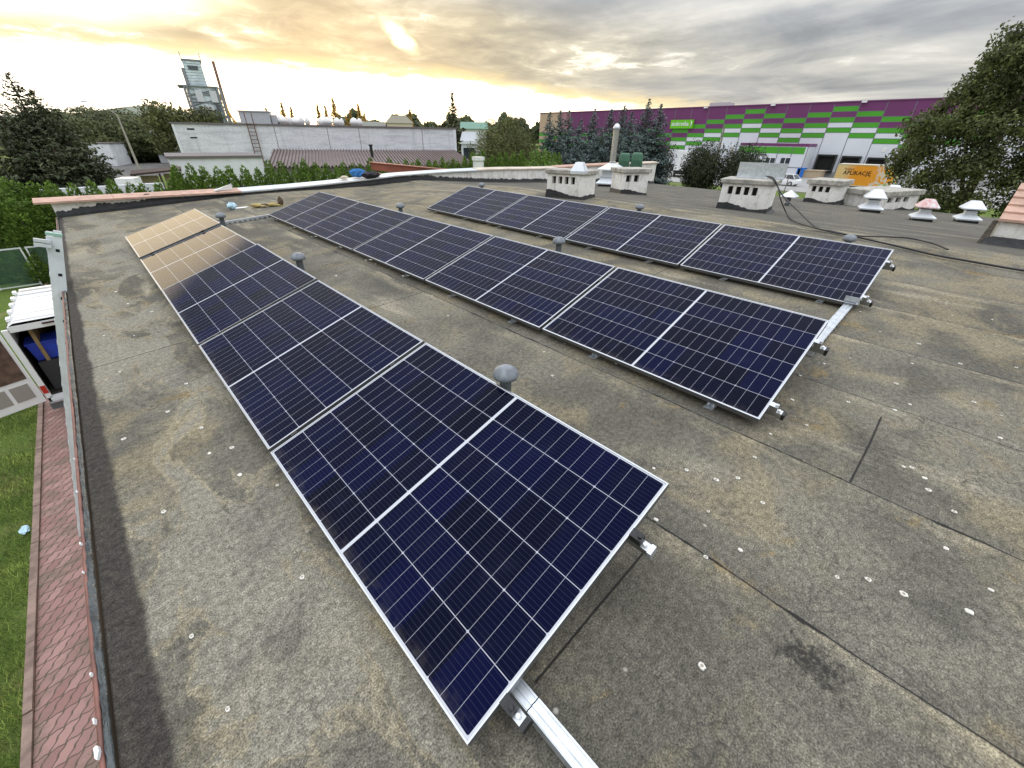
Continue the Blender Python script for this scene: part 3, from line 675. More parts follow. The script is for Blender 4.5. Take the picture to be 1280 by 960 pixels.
# mounting rails and their feet
def place(o, x, y, z, tilt): o.matrix_world = Matrix.Translation((x, y, z)) @ Matrix.Rotation(math.atan(PS), 4, 'X') @ Matrix.Rotation(-R(tilt), 4, 'Y')
for ri, ((x, y, z), tilt, n, nm) in enumerate(rowdef):
    LL = n*PITCHL
    for hi, (ax, w_) in enumerate(((.155, 'lower'), (.865, 'upper'))):
        root = empty('mounting_rail', label=f'{w_} aluminium rail under the {nm} panel row with a capped end', cat='rail', group='rails carrying the panels')
        rb = MB(); rb.box(ax-.017, ax+.017, -.060, LL+.06, -FT-.042, -FT-.002); rb.ob('rail_bar', M_alu, root)
        ec = MB(); ec.box(ax-.021, ax+.021, -.078, -.0605, -FT-.046, -FT+.001); ec.ob('end_cap', M_black if not (ri == 0 and hi == 1) else M_galv, root)
        cl = MB(); cl.box(ax-.018, ax+.018, -.030, .012, -FT-.002, .004); cl.box(ax-.018, ax+.018, -.002, .018, .001, .005)
        cl.lathe([(.009,0),(.009,.012),(.004,.014)], 8, (ax,-.02,.004)); cl.ob('end_clamp', M_alu if ri else M_black, root)
        bt = MB(); bt.lathe([(.008,0),(.008,.014)], 8, (ax+.0,-.042,-FT-.002)); bt.ob('bolt', M_whitepaint, root)
        for k in range(1, n):
            mc = MB(); mc.box(ax-.02, ax+.02, k*PITCHL-.008, k*PITCHL+.008, -FT, .001); mc.ob('mid_clamp', M_black, root)
        place(root, x, y, z+CAM.z, tilt)
    ct, st = math.cos(R(tilt)), math.sin(R(tilt))
    nf = n*2 if ri else n
    for k in range(nf):
        yy_ = y + .32 + k*(LL-.5)/(nf-1)
        for ax, w_ in (((.065 if ri else .20), 'low'), (.865, 'tall')):
            xx_ = x + ax*ct; zt = z + CAM.z + ax*st + PS*(yy_-y) - FT - .044; zb = roofz(xx_, yy_)
            if ax > .5: zt -= .004
            root = empty('panel_foot', (xx_, yy_, zb), 0, f'{w_} galvanised foot under the {"front" if ax < .5 else "back"} edge of the {nm} panel row', 'bracket', f'{w_} feet of the {nm} panel row')
            b_ = MB(); b_.box(-.05, .06, -.03, .03, .001, .006); b_.ob('base_plate', M_galv, root)
            u_ = MB(); u_.box(-.004, .0, -.022, .022, .006, zt-zb); u_.box(-.004, .035, -.022, .022, zt-zb, zt-zb+.004)
            u_.add([(-.045,-.003,.006),(-.004,-.003,.006),(-.004,-.003,min(.06,zt-zb)),(-.045,.003,.006),(-.004,.003,.006),(-.004,.003,min(.06,zt-zb))], [(0,1,2),(3,5,4),(0,2,5,3),(0,3,4,1),(1,4,5,2)])
            u_.ob('upright', M_galv, root)
# galvanised cable trays on the roof
def tray(p0, p1, w, h, label, slots=True, joint=None):
    p0, p1 = Vector(p0), Vector(p1); d = p1-p0; Ln = d.length; an = math.atan2(d.y, d.x)
    root = empty('cable_tray', p0, an, label, 'cable tray', 'galvanised cable trays on the roof')
    root.rotation_euler = (0, -math.asin(d.z/Ln), an)
    def prof(a, b_, ww, hh, nm, m_):
        mb = MB(); mb.box(a, b_, -ww/2, ww/2, 0, hh*.55); mb.box(a, b_, -ww/2-.002, ww/2+.002, hh*.55, hh); mb.box(a, b_, -ww*.10, ww*.10, hh+.0005, hh+.004); 
        mb.box(a, b_, -ww/2+.001, -ww/2+.006, hh+.0003, hh+.003); mb.box(a, b_, ww/2-.006, ww/2-.001, hh+.0003, hh+.003); return mb.ob(nm, m_, root)
    prof(0, joint or Ln, w, h, 'tray_body', M_galv)
    if joint: prof(joint+.004, Ln, w*1.02, h*1.03, 'tray_extension', M_galv)
    if slots:
        k = .06
        while k < Ln-.05: sl = MB(); sl.box(k, k+.035, -w/2-.0035, -w/2-.001, h*.15, h*.42); sl.ob('slot', M_dark, root); k += .09
    return root
def rp(x, y, d=.004): return (x, y, roofz(x, y)+d)
tray(rp(.475, 1.3), rp(.475, -1.3), .052, .05, 'silver box tray running out from under the nearest panel', False, joint=.93)
tray(rp(3.72, .44), rp(5.15, .44), .07, .05, 'silver tray bridging the near ends of the middle and right rows')
tray(rp(1.2, 9.62), rp(2.75, 9.66), .07, .05, 'slotted silver tray between the far ends of the left and middle rows')
# tray splice bracket under the right row's near corner
sb = MB(); sb.box(-.05,.05,-.06,.06,.0,.006); sb.box(-.05,-.045,-.06,.06,.006,.07); sb.box(-.03,.03,-.02,.02,.006,.05)
p = rp(5.02, .43, .056); tag(sb.ob('splice_bracket', M_galv, None, p), 'bent galvanised bracket on the tray at the right row near corner', 'bracket')

# ------------------------------------------------------------------ roof furniture
M_pvc = mat('grey_pvc', (.10,.115,.125), .55, var=.2, vscale=12); M_pvccap = mat('grey_pvc_cap', (.185,.205,.23), .6, var=.3, vscale=18)
def vent_pipe(p, h, label, r=.042, tilt=0):
    root = empty('vent_pipe', p, 0, label, 'vent pipe', 'mushroom vent pipes on the roof')
    a = MB(); a.lathe([(r*1.35,-.02),(r*1.3,.02),(r,.05),(r,h)], 16); a.ob('pipe', M_pvc, root, smooth=False)
    b_ = MB(); b_.lathe([(r*.8,h-.03),(r*2.05,h-.012),(r*2.2,h+.008),(r*1.85,h+.034),(r*1.05,h+.052),(r*.15,h+.058)], 20); b_.ob('cap', M_pvccap, root, smooth=True)
    return root
vents = [(632,463,.42,'nearest grey mushroom vent pipe, beside the left panel row'), (372,319,.42,'grey mushroom vent pipe midway between the left and middle rows'),
         (275,268,.40,'dark vent pipe at the far end of the left row by the cable tray'), (500,256,.36,'small grey vent pipe between the middle and right rows at their far end'),
         (699,299,.42,'grey mushroom vent pipe between the middle and right rows'), (800,257,.34,'short vent pipe behind the right row near the two slot chimney'),
         (1063,296,.32,'grey mushroom vent pipe behind the nearest panel of the right row'), (602,230,.34,'small vent pipe behind the far end of the right row')]
for x, y, h, lb in vents:
    p = PR(x, y, h+.03); vent_pipe((p.x, p.y, roofz(p.x, p.y)), h, lb, .034)

def chimney(pl, pr, dep, h, nslot, label, overhang=.07, slab=.09):
    """pl, pr: base corners of the face looking at the camera"""
    pl, pr = Vector(pl), Vector(pr); d = (pr-pl); d.z = 0; wd = d.length; an = math.atan2(d.y, d.x)
    zb = min(pl.z, pr.z) - .06
    root = empty('chimney', (pl.x, pl.y, zb), an, label, 'chimney', 'white rendered chimneys with slotted tops')
    b_ = MB(); sl0, sl1 = h*.64, h*.91
    # body: lower part, piers between slots, top
    b_.box(0, wd, 0, dep, 0, sl0)
    step = wd*.66/nslot if nslot > 2 else wd*.62/nslot; gapw = step*.62; x = wd*.13
    edges = [0]
    cur = 0
    for i in range(nslot):
        s0 = x + i*step; b_.box(cur, s0, 0, dep, sl0, sl1); cur = s0+gapw
    b_.box(cur, wd, 0, dep, sl0, sl1); b_.box(0, wd, 0, dep, sl1, h)
    b_.ob('chimney_body', M_white_wall, root)
    dk = MB()
    for i in range(nslot): s0 = x + i*step; dk.box(s0+.001, s0+gapw-.001, .10, dep-.1, sl0+.001, sl1-.001)
    dk.ob('flue_opening', M_dark, root)
    s = MB(); s.box(-overhang, wd+overhang, -overhang, dep+overhang, h+.001, h+slab)
    bevel(s.ob('concrete_cap', M_conc, root), .012)
    fl_ = MB(); n = 16; rr0 = []; rr1 = []; rr2 = []
    loop = [(i/n*wd, -.0) for i in range(n)] + [(wd, i/8*dep) for i in range(8)] + [(wd-i/n*wd, dep) for i in range(n)] + [(0, dep-i/8*dep) for i in range(8)]
    cx, cy_ = wd/2, dep/2
    for (a, c_) in loop:
        sx = (a-cx)/cx; sy = (c_-cy_)/cy_; ph = .17 + .05*math.sin(a*5+1)*1 + rnd.uniform(-.012,.012)
        rr0.append((cx+(cx+.09)*sx, cy_+(cy_+.09)*sy, .03)); rr1.append((cx+(cx+.022)*sx, cy_+(cy_+.022)*sy, .07)); rr2.append((cx+(cx+.010)*sx, cy_+(cy_+.010)*sy, ph))
    fl_.rings([rr0, rr1, rr2], cap=False); fl_.ob('bitumen_skirt', M_bitumen, root)
    return root
def chim_from(pxl, pxr, ytop, dep, ns, label, back=0):
    pl, pr = PR(*pxl), PR(*pxr)
    mid = (pl+pr)/2; mx = (pxl[0]+pxr[0])/2
    hz = P(mx, ytop, math.hypot(mid.x, mid.y)).z - mid.z
    sc_ = mid.length/11; return chimney(pl, pr, dep*sc_, hz-.09*sc_+.06, ns, label, .045*sc_, .085*sc_)
ch1 = chim_from((683,246),(730,250), 212, .55, 4, 'white chimney with four slots, beside the right row far end')
ch2 = chim_from((776,242),(807,244), 209, .55, 2, 'narrow white chimney with two slots, beside the steel flue')
ch3 = chim_from((896,260),(956,267), 223, .75, 4, 'widest white chimney with four slots and a black cable on its cap')
ch4 = chim_from((1004,252),(1042,256), 224, .7, 3, 'white chimney with three slots in front of the orange trailer')
ch5 = chim_from((1099,261),(1141,263), 234, .7, 3, 'white chimney with three slots among the metal cowls')
# cowls of white sheet metal on square plinths
def cowl(px, py_base, s, label, marks=False, plinth=.10):
    p = PR(px, py_base); s *= (p-CAM).dot(FW)/507.34*1.25*33/.62/1.15*.53; root = empty('metal_cowl', p, R(14), label, 'roof cowl', 'white sheet metal roof cowls')
    pl_ = MB(); pl_.sqlathe([(.28*s,-.05),(.28*s,plinth*s)]); pl_.ob('plinth', M_bitumen, root)
    b_ = MB(); b_.sqlathe([(.335*s,plinth*s+.001),(.345*s,plinth*s+.035),(.15*s,plinth*s+.19*s),(.15*s,plinth*s+.30*s)]); b_.ob('base_hood', M_whitemetal, root)
    d_ = MB(); d_.sqlathe([(.17*s,plinth*s+.302*s),(.17*s,plinth*s+.345*s)]); d_.ob('air_gap', M_dark, root)
    t_ = MB(); t_.sqlathe([(.30*s,plinth*s+.346*s),(.31*s,plinth*s+.385*s),(.12*s,plinth*s+.62*s),(.11*s,plinth*s+.625*s)])
    if marks: t_.ob('top_hood', mat('red_streaked_sheet', (.72,.74,.77), .4, var2=(.62,.30,.28), vscale=9, stretch=(1,1,.6)), root)
    else: t_.ob('top_hood', M_whitemetal, root)
    return root
cowl(1086,265, 1.15, 'white metal cowl left of the three slot chimney at the roof edge')
cowl(1108,257, 1.05, 'white metal cowl half hidden by the three slot chimney')
cowl(1150,276, 1.12, 'white metal cowl streaked with red paint', True)
cowl(1206,278, 1.12, 'white metal cowl nearest the terracotta capped parapet')
# small cowl on a pipe by the cable
p = PR(983,257); root = empty('pipe_cowl', p, 0, 'small white pyramid cowl on a dark stub pipe beside the cable', 'roof cowl')
a = MB(); a.lathe([(.07,-.03),(.07,.24)], 12); a.ob('pipe', M_pvc, root); a = MB(); a.lathe([(.082,.08),(.082,.11)], 12); a.ob('collar', M_galv, root)
a = MB(); a.sqlathe([(.20,.24),(.205,.26),(.01,.43)]); a.ob('hood', M_whitemetal, root)
# little cowl on top of chimney one
q = ch1.matrix_world if False else None
p = PR(724,231, 1.0); p.z = PR(706,248).z + 0
cz = max(ch1.location.z + v.co.z for v in [c for c in ch1.children if c.name.startswith('concrete_cap')][0].data.vertices)
r_ = ray(724, 217); pc = CAM + r_*((cz-CAM.z)/r_.z)
root = empty('cap_cowl', (pc.x, pc.y, cz), R(20), 'small white metal cowl sitting on the four slot chimney cap', 'roof cowl')
a = MB(); a.sqlathe([(.14,.001),(.14,.05),(.075,.19),(.07,.20)]); a.ob('hood', M_whitemetal, root)
# grey sheet behind the cap of chimney three
cz3 = max(ch3.location.z + v.co.z for v in [c for c in ch3.children if c.name.startswith('concrete_cap')][0].data.vertices)
a3 = ch3.rotation_euler.z
gs = MB(); gs.box(0, .95, 0, .03, 0, .30); gs.box(0, .95, -.12, 0, 0, .012)
o = gs.ob('metal_sheet', M_galv, None, (ch3.matrix_basis @ Vector((.12,.62,cz3-ch3.location.z+.002))), rz=a3)
tag(o, 'grey metal sheet standing on the back of the widest chimney cap', 'sheet metal')
# steel flue with square sheet-metal base
p = PR(762,233); root = empty('steel_flue', p, R(20), 'tall shiny steel flue pipe rising from a square white metal base', 'flue')
a = MB(); a.sqlathe([(.40,-.05),(.40,.10)]); a.ob('plinth', M_bitumen, root)
a = MB(); a.sqlathe([(.47,.101),(.48,.14),(.33,.30),(.33,.36),(.36,.37),(.36,.40),(.30,.41),(.30,.60),(.48,.61),(.48,.65),(.16,.84),(.14,.86)]); a.ob('base_hood', M_whitemetal, root)
fh = P(768,156, math.hypot(p.x, p.y)).z - p.z
a = MB(); a.lathe([(.14,.86),(.14,.90),(.115,.92),(.115,fh-.16)], 18); a.ob('flue_pipe', mat('steel_flue_skin', (.46,.45,.43), .33, metal=.8, var=.15, vscale=6), root, smooth=False)
a = MB(); a.lathe([(.135,fh-.16),(.135,fh-.10),(.12,fh-.04),(.07,fh+.03),(.01,fh+.05)], 18); a.ob('flue_cap', M_galv, root, smooth=True)
a = MB(); a.tube([(-.19,0,.85),(-.19,0,fh-.45),(-.10,0,fh-.40)], .011, 6); a.tube([(-.19,0,1.15),(-.1,0,1.15)], .011, 6); a.ob('stay_rod', M_galv, root)
# box shaped parapet end on the right, tiled top
p = Vector((9.90,-.43,roofz(9.9,-.43)))
root = empty('tiled_parapet', p, R(-3), 'white parapet block with a sloping terracotta tile top at the right edge', 'parapet')
zt0 = .32; zt1 = .78; dw = .75
a = MB(); a.hexa([(0,-4,-.2),(dw,-4,-.2),(dw,0,-.2),(0,0,-.2)], [(0,-4,zt0),(dw,-4,zt1),(dw,0,zt1),(0,0,zt0)]); a.ob('wall', M_white_wall, root)
a = MB(); n = 5
for i in range(n):
    u0, u1 = i/n, (i+1)/n; xa, xb = -.06+u0*(dw+.06), -.06+u1*(dw+.06); za = zt0+.02+(zt1-zt0)*u0; zb_ = zt0+.02+(zt1-zt0)*u1
    for j in range(9):
        ya, yb = .03-j*.45, .03-(j+1)*.45+.004
        a.hexa([(xa,yb,za),(xb+.03,yb,zb_),(xb+.03,ya,zb_),(xa,ya,za)], [(xa,yb,za+.035),(xb+.03,yb,zb_+.02),(xb+.03,ya,zb_+.02),(xa,ya,za+.035)])
a.ob('tile_top', M_terra, root)
a = MB(); a.hexa([(-.02,.0,-.2),(dw,.0,-.2),(dw,.022,-.2),(-.02,.022,-.2)], [(-.02,.0,zt0-.02),(dw,.0,zt1-.02),(dw,.022,zt1-.02),(-.02,.022,zt0-.02)]); a.ob('cream_cheek', mat('cream_render', (.52,.47,.37), .9, var=.2, vscale=3), root)
a = MB(); a.hexa([(-.14,-4,-.02),(-.012,-4,-.02),(-.012,.09,-.02),(-.14,.09,-.02)], [(-.10,-4,.03),(-.012,-4,.12),(-.012,.06,.12),(-.10,.06,.03)]); a.ob('bitumen_skirt', M_bitumen, root)
a = MB(); a.hexa([(-.05,.025,-.02),(.10,.025,-.02),(.10,.12,-.02),(-.05,.12,-.02)], [(-.02,.025,zt0+.02),(.05,.025,zt0+.02),(.05,.08,zt0+.02),(-.02,.08,zt0+.02)]); a.ob('mortar_flashing', mat('brown_mortar', (.13,.11,.09), .9, var=.4, vscale=8, bump=.8), root)
# cables
def cable(pts, r, label):
    pp = [Vector(q) for q in pts]; out = []
    for i in range(len(pp)-1):
        p0 = pp[max(i-1,0)]; p1 = pp[i]; p2 = pp[i+1]; p3 = pp[min(i+2, len(pp)-1)]
        for k in range(8):
            u = k/8; out.append(.5*((2*p1)+(p2-p0)*u+(2*p0-5*p1+4*p2-p3)*u*u+(3*p1-p0-3*p2+p3)*u**3))
    out.append(pp[-1]); a = MB(); a.tube(out, r, 6); return tag(a.ob('cable', M_black, None, smooth=True), label, 'cable', 'black cables on the roof')
dd3 = math.hypot(ch3.location.x, ch3.location.y)
cable([P(957,220,dd3+.1), P(966,222,dd3-.1), P(972,232,dd3-.3), P(976,250,dd3-.4), PR(984,268,.03)] + [PR(x,y,.03) for x,y in ((992,276),(1012,283),(1040,290),(1075,295),(1130,297),(1165,304),(1185,312))], .011, 'black cable looping from the widest chimney cap down onto the felt')
cable([P(959,221,dd3), P(968,226,dd3-.2), P(978,244,dd3-.4), PR(996,262,.2), PR(1020,284,.03)] + [PR(x,y,.03) for x,y in ((1040,289),(1075,297),(1110,305),(1140,312),(1170,319),(1215,327),(1260,335),(1300,341))], .013, 'long black cable running along the roof to the right edge')
# odds and ends
p = PR(291,262); root = empty('plastic_bag', p, R(20), 'pale blue crumpled plastic wrap on the felt by the far parapet', 'plastic')
M_bag = mat('pale_blue_plastic', (.45,.66,.78), .3, var=.3, vscale=9)
rg = np.random.default_rng(8); a = MB()
def crumple(mb, rx, ry, rz_, n=14, seed=0, zc=.5):
    q = np.random.default_rng(seed); rs = []
    for k in range(7):
        ph = -1.45 + 2.9*k/6
        rs.append([(rx*math.cos(ph)*math.cos(2*math.pi*i/n)*q.uniform(.7,1.15), ry*math.cos(ph)*math.sin(2*math.pi*i/n)*q.uniform(.7,1.15), max(0, rz_*(zc+zc*math.sin(ph)*q.uniform(.8,1.15)))) for i in range(n)])
    mb.rings(rs); return mb
crumple(a, .10,.09,.15, seed=2); a.ob('crumpled_bag', M_bag, root); a = MB(); a.hexa([(0,-.05,.002),(.62,-.03,.002),(.62,.01,.002),(0,.06,.002)], [(0,-.05,.02),(.62,-.03,.012),(.62,.01,.016),(0,.06,.03)]); a.ob('loose_strip', mat('white_plastic', (.75,.77,.78), .4), root)
p = PR(331,259); root = empty('work_gloves', p, R(-15), 'pair of yellow and brown work gloves lying on the felt', 'gloves')
M_gl = mat('yellow_leather', (.42,.33,.13), .8, var=.4, vscale=12); M_gd = mat('brown_cuff', (.09,.06,.035), .85)
for k, (x, m_) in enumerate(((-.16, M_gl), (.17, M_gl))):
    a = MB(); crumple(a, .13,.08,.09, seed=20+k)
    for j in range(4): a.tube([(.08,-.05+j*.033,.04),(.16,-.06+j*.036,.03),(.20,-.065+j*.04,.018)], [.018,.016,.010], 6)
    a.ob('glove', m_, root, (x, 0, 0), smooth=True)
a = MB(); crumple(a, .06,.07,.20, seed=31); a.ob('cuff', M_gd, root, (.34,-.02,0)); a = MB(); crumple(a, .12,.03,.04, seed=33); a.ob('strap', M_gd, root, (.02,.0,.03))
zc = lambda x: ptop(x)+.06
pj = PY(455,222, yfar(6.2)+.15); xj = pj.x
root = empty('work_jacket', (xj, yfar(xj)+.13, zc(xj)+.012), R(-10), 'blue and black work jacket thrown over the pale parapet coping', 'jacket')
a = MB(); crumple(a, .26,.17,.24, 18, 5); a.ob('blue_body', mat('blue_cloth', (.03,.16,.42), .85, var=.4, vscale=8), root, (-.18,0,0)); a = MB(); crumple(a, .30,.20,.20, 18, 6); a.ob('black_sleeve', mat('black_cloth', (.025,.022,.028), .9, var=.3), root, (.17,-.10,-.03))
a = MB(); crumple(a, .07,.06,.09, 10, 9); a.ob('tan_cuff', mat('tan_cloth', (.42,.30,.2), .9), root, (.46,-.04,.03))
pg = PY(430,222, yfar(5.6)+.15); a = MB(); crumple(a, .14,.10,.10, 14, 12)
for j in range(3): a.tube([(-.1,-.04+j*.04,.04),(-.2,-.05+j*.045,.03)], [.018,.012], 6)
tag(a.ob('glove', mat('cream_glove', (.62,.55,.42), .9, var=.25), None, (pg.x, yfar(pg.x)+.13, zc(pg.x)+.012)), 'cream work glove on the coping left of the blue jacket', 'glove')
pm = PY(279,236, yfar(2.5)+.12); a = MB(); a.hexa([(-.22,-.06,0),(.22,-.02,0),(.22,.06,0),(-.22,.05,0)], [(-.22,-.06,.015),(.22,-.03,.14),(.22,.05,.12),(-.22,.05,.015)])
tag(a.ob('white_offcut', M_whitepaint, None, (pm.x, yfar(pm.x)+.12, ptop(pm.x)+.065), rz=R(15)), 'white bent metal offcut on the terracotta coping', 'offcut')
pt = PY(184,246, yfar(1.0)+.1); a = MB(); crumple(a, .06,.025,.03, 8, 17); tag(a.ob('twig', BARK, None, (pt.x, yfar(pt.x)+.1, ptop(pt.x)+.05)), 'dry twig lying on the terracotta coping', 'twig')

# ------------------------------------------------------------------ ladder against the eave
LY = 7.3; T = PY(66, 291, LY); dL = Vector((-.312, 0, -.950)).normalized()
Fz = T + dL*(T.z/-dL.z)
ladder = empty('ladder', Fz, 0, 'silver aluminium extension ladder leaning on the eave beside the van', 'ladder')
Lx = (T-Fz).length; ang = math.atan2(T.z, T.x-Fz.x)
LM = Matrix.Rotation(-ang, 4, 'Y')       # local x along the ladder, local -z towards the roof
M_lad = mat('ladder_aluminium', (.70,.75,.78), .45, metal=.15, var=.12, vscale=5)
for sec, (off, a0, a1) in enumerate(((-.070, 0.0, Lx), (.002, .5, Lx-.02))):
    for s_ in (-1, 1):
        mb = MB(); yo = s_*(.21 - .012*sec)
        mb.box(a0, a1, yo-.012, yo+.012, off, off+(.068 if sec == 0 else .054), LM); mb.ob('rail', M_lad, ladder)
    k = a1-.16
    while k > a0+.1:
        rg_ = MB(); rg_.box(k-.014, k+.014, -.19, .19, off+.03, off+.058, LM); rg_.ob('rung', M_lad, ladder)
        hol = MB(); hol.box(k-.016, k+.016, -.2250+.012*sec, -.2215+.012*sec, off+.028, off+.06, LM)
        if sec == 0: hol.ob('rung_socket', M_dark, ladder)
        k -= .28
cp_ = MB(); cp_.box(Lx+.001, Lx+.03, -.23, -.19, -.075, .058, LM); cp_.ob('end_cap', mat('green_cap', (.30,.52,.42), .5), ladder)
for k in (.10, .05): ft = MB(); ft.box(Lx-k-.035, Lx-k, -.26, -.2225, .02, .15, LM); ft.ob('stay_foot', M_lad, ladder)

# ------------------------------------------------------------------ van
VX0, VX1, VY0, VZ = -2.12, -.42, 12.25, 2.22
van = empty('van', (VX0, VY0, .05), 0, 'white work van with its left rear door open and tools inside', 'van')
vw, vl = VX1-VX0, 4.7
def ring(y, zb, zt, ins): # cross-section of the shell at y
    return [(ins, y, zb), (0, y, zb+.25), (.015, y, zt*.62), (.10+ins, y, zt-.06), (.20+ins, y, zt), (vw-.20-ins, y, zt), (vw-.10-ins, y, zt-.06), (vw-.015, y, zt*.62), (vw, y, zb+.25), (vw-ins, y, zb)]
b_ = MB(); H = VZ-.05
b_.rings([ring(.04,.35,H,.0), ring(1.2,.3,H+.02,.0), ring(2.9,.3,H-.02,.0), ring(3.5,.3,H-.25,.05), ring(4.05,.3,1.15,.08), ring(4.65,.32,.85,.14), ring(4.7,.4,.7,.16)], cap=False)
b_.quad(*reversed(ring(4.7,.4,.7,.16)))
b_.box(.10, vw-.10, .02, .05, H-.17, H-.05)                                        # rear header
b_.box(.0, .09, .0, .06, .5, H-.10); b_.box(vw-.09, vw, .0, .06, .5, H-.10); b_.box(.05, vw-.05, .0, .08, .36, .52)
b_.ob('body', M_whitepaint, van)
rb = MB()
for k in range(7): rb.box(.20, vw-.20, .18+k*.42, .30+k*.42, H-.005+.006, H+.022)
rb.ob('roof_rib', M_whitepaint, van)
for k in range(5): rr = MB(); rr.box(.10, .16, .30+k*.55, .48+k*.55, H-.02, H+.035); rr.ob('roof_mount', M_whitepaint, van)
it = MB(); it.box(.06, vw-.06, 2.4, 2.45, .5, H-.1); it.box(.03, .05, .07, 2.4, .5, H-.15); it.box(vw-.05, vw-.03, .07, 2.4, .5, H-.15); it.box(.05, vw-.05, .1, 2.4, .48, .52)
it.ob('load_bay', mat('van_lining', (.05,.042,.035), .9, var=.4), van)
pb = MB(); pb.box(.30, .36, .25, 2.3, .9, H-.2); pb.box(.75, .80, .2, 2.3, .55, 1.5); pb.ob('plywood_lining', mat('plywood', (.26,.18,.08), .8, var=.3), van)
bp = MB(); bp.box(.0, vw, -.10, .02, .26, .40); bp.ob('bumper', mat('grey_bumper', (.10,.105,.11), .6), van)
bs = MB(); bs.box(.03, vw-.03, -.12, -.101, .41, .44); bs.ob('bumper_trim', M_galv, van)
sh = MB(); sh.box(.58, .85, -.02, .0, H-.10, H-.07); sh.ob('brake_light', mat('dark_red_lens', (.05,.01,.01), .3), van)
dr = MB(); DM = Matrix.Translation((.0, -.01, 0)) @ Matrix.Rotation(R(200), 4, 'Z')
dr.box(.02, .80, -.035, .0, .46, H-.12, DM); door = dr.ob('rear_door', M_whitepaint, van)
dt = MB(); dt.box(.08, .74, .001, .012, 1.05, H-.22, DM); dt.ob('door_lining', mat('rusty_door_lining', (.12,.075,.055), .9, var=.5, vscale=6), door)
dh = MB()
for x0, x1, z0, z1 in ((.12,.40,.62,.95),(.46,.70,.62,.95)): dh.box(x0, x1, .001, .010, z0, z1, DM)
dh.ob('door_recess', mat('door_recess', (.30,.28,.25), .8), door)
hd = MB(); hd.box(.70, .76, .013, .05, .98, 1.03, DM); hd.ob('door_catch', M_black, door)
for s_ in (0, 1):
    tl = MB(); tl.box(.005+s_*(vw-.095), .085+s_*(vw-.095), -.012, -.001, .62, .80); tl.ob('tail_light', mat('red_lens', (.45,.03,.02), .25), van)
for wx in (.1, vw-.1):
    for wy in (.95, 3.85):
        w_ = MB(); w_.rings([[(wx+sx*.1, wy+.31*r_*math.cos(a), .31+.31*r_*math.sin(a)) for a in [i*math.pi/9 for i in range(18)]] for sx, r_ in ((-1,.9),(-.8,1),(.8,1),(1,.9))]); wheel = w_.ob('wheel', M_rubber, van)
        h_ = MB(); h_.rings([[(wx+sx*.104, wy+.18*math.cos(a), .31+.18*math.sin(a)) for a in [i*math.pi/9 for i in range(18)]] for sx in (-1,1)]); h_.ob('rim', M_galv, wheel)
ws = MB(); ws.quad((.2,3.56,H-.24),(vw-.2,3.56,H-.24),(vw-.12,4.05,1.18),(.12,4.05,1.18)); ws.ob('windscreen', M_glass, van, (0,.03,.02))
# load
def cargo(name, label, cat, fn, m_, loc, rz=0):
    a = MB(); fn(a); return tag(a.ob(name, m_, None, (VX0+loc[0], VY0+loc[1], .57+loc[2]), rz=rz), label, cat)
M_blue = mat('blue_plastic', (.015,.045,.40), .45, var=.25, vscale=6)
cargo('plastic_crate', 'blue plastic tub on top of the load in the van', 'tub', lambda a: a.sqlathe([(.30,.0),(.34,.36),(.36,.36),(.36,.40),(.30,.40)], ax=.95, ay=.8), M_blue, (.46,.55,.72))
cargo('tool_case', 'black tool case under the blue tub in the van', 'tool case', lambda a: (a.box(-.34,.34,-.3,.3,0,.34), a.box(-.34,.34,-.32,.3,.345,.68), a.tube([(-.1,-.33,.5),(-.1,-.37,.52),(.1,-.37,.52),(.1,-.33,.5)], .012)), mat('black_case', (.03,.032,.036), .5), (.50,.55,.02))
cargo('drill_machine', 'teal and black power drill lying near the van sill', 'drill', lambda a: (a.tube([(-.2,0,.1),(.12,0,.12)], [.07,.06], 10), a.tube([(.1,0,.1),(.16,.14,.05)], .035), a.box(.1,.24,.1,.2,.0,.08)), mat('teal_tool', (.02,.14,.19), .5), (.62,.22,.02), R(30))
cargo('white_sack', 'white folded sack at the van sill', 'sack', lambda a: crumple(a,.40,.14,.16,16,40), mat('white_sack_cloth', (.70,.70,.70), .8), (1.0,.10,-.02))
cargo('water_can', 'white plastic canister beside the right side of the load', 'canister', lambda a: (a.sqlathe([(.17,0),(.18,.05),(.18,.48),(.06,.55),(.06,.60)]), a.tube([(.1,0,.52),(.1,0,.62),(-.02,0,.62)], .018)), mat('white_can', (.72,.74,.78), .4), (1.22,.40,.50))
cargo('red_can', 'red fuel can above the white canister', 'fuel can', lambda a: (a.sqlathe([(.12,0),(.13,.04),(.13,.25),(.05,.30),(.05,.34)])), mat('red_plastic', (.5,.06,.04), .45), (1.20,.62,1.12))
cargo('cable_coil', 'coiled dark cable between the drill and the tool case', 'cable coil', lambda a: [a.tube([(.16*math.cos(i*.5)*(1-.03*k), .16*math.sin(i*.5)*(1-.03*k), .03+.03*k) for i in range(14)], .018, 6) for k in range(4)], M_rubber, (1.0,.42,.12))
# shelf that carries the upper items
cargo('wooden_shelf', 'wooden shelf in the van behind the canister', 'shelf', lambda a: (a.box(-.3,.28,-.25,.5,.46,.49), a.box(-.3,.28,-.25,.5,1.08,1.11), a.box(.24,.28,-.25,-.2,-.04,1.08), a.box(.24,.28,.45,.5,-.04,1.08), a.box(-.3,-.26,.45,.5,-.04,1.08), a.box(-.3,-.26,-.25,-.2,-.04,1.08)), mat('plywood'), (1.25,.46,.0))

# litter on the lawn
p = PZ(32,664,.03); a = MB(); crumple(a, .07,.12,.06, 12, 50); tag(a.ob('litter', M_bag, None, p), 'pale blue scrap of litter on the lawn by the paving', 'litter')

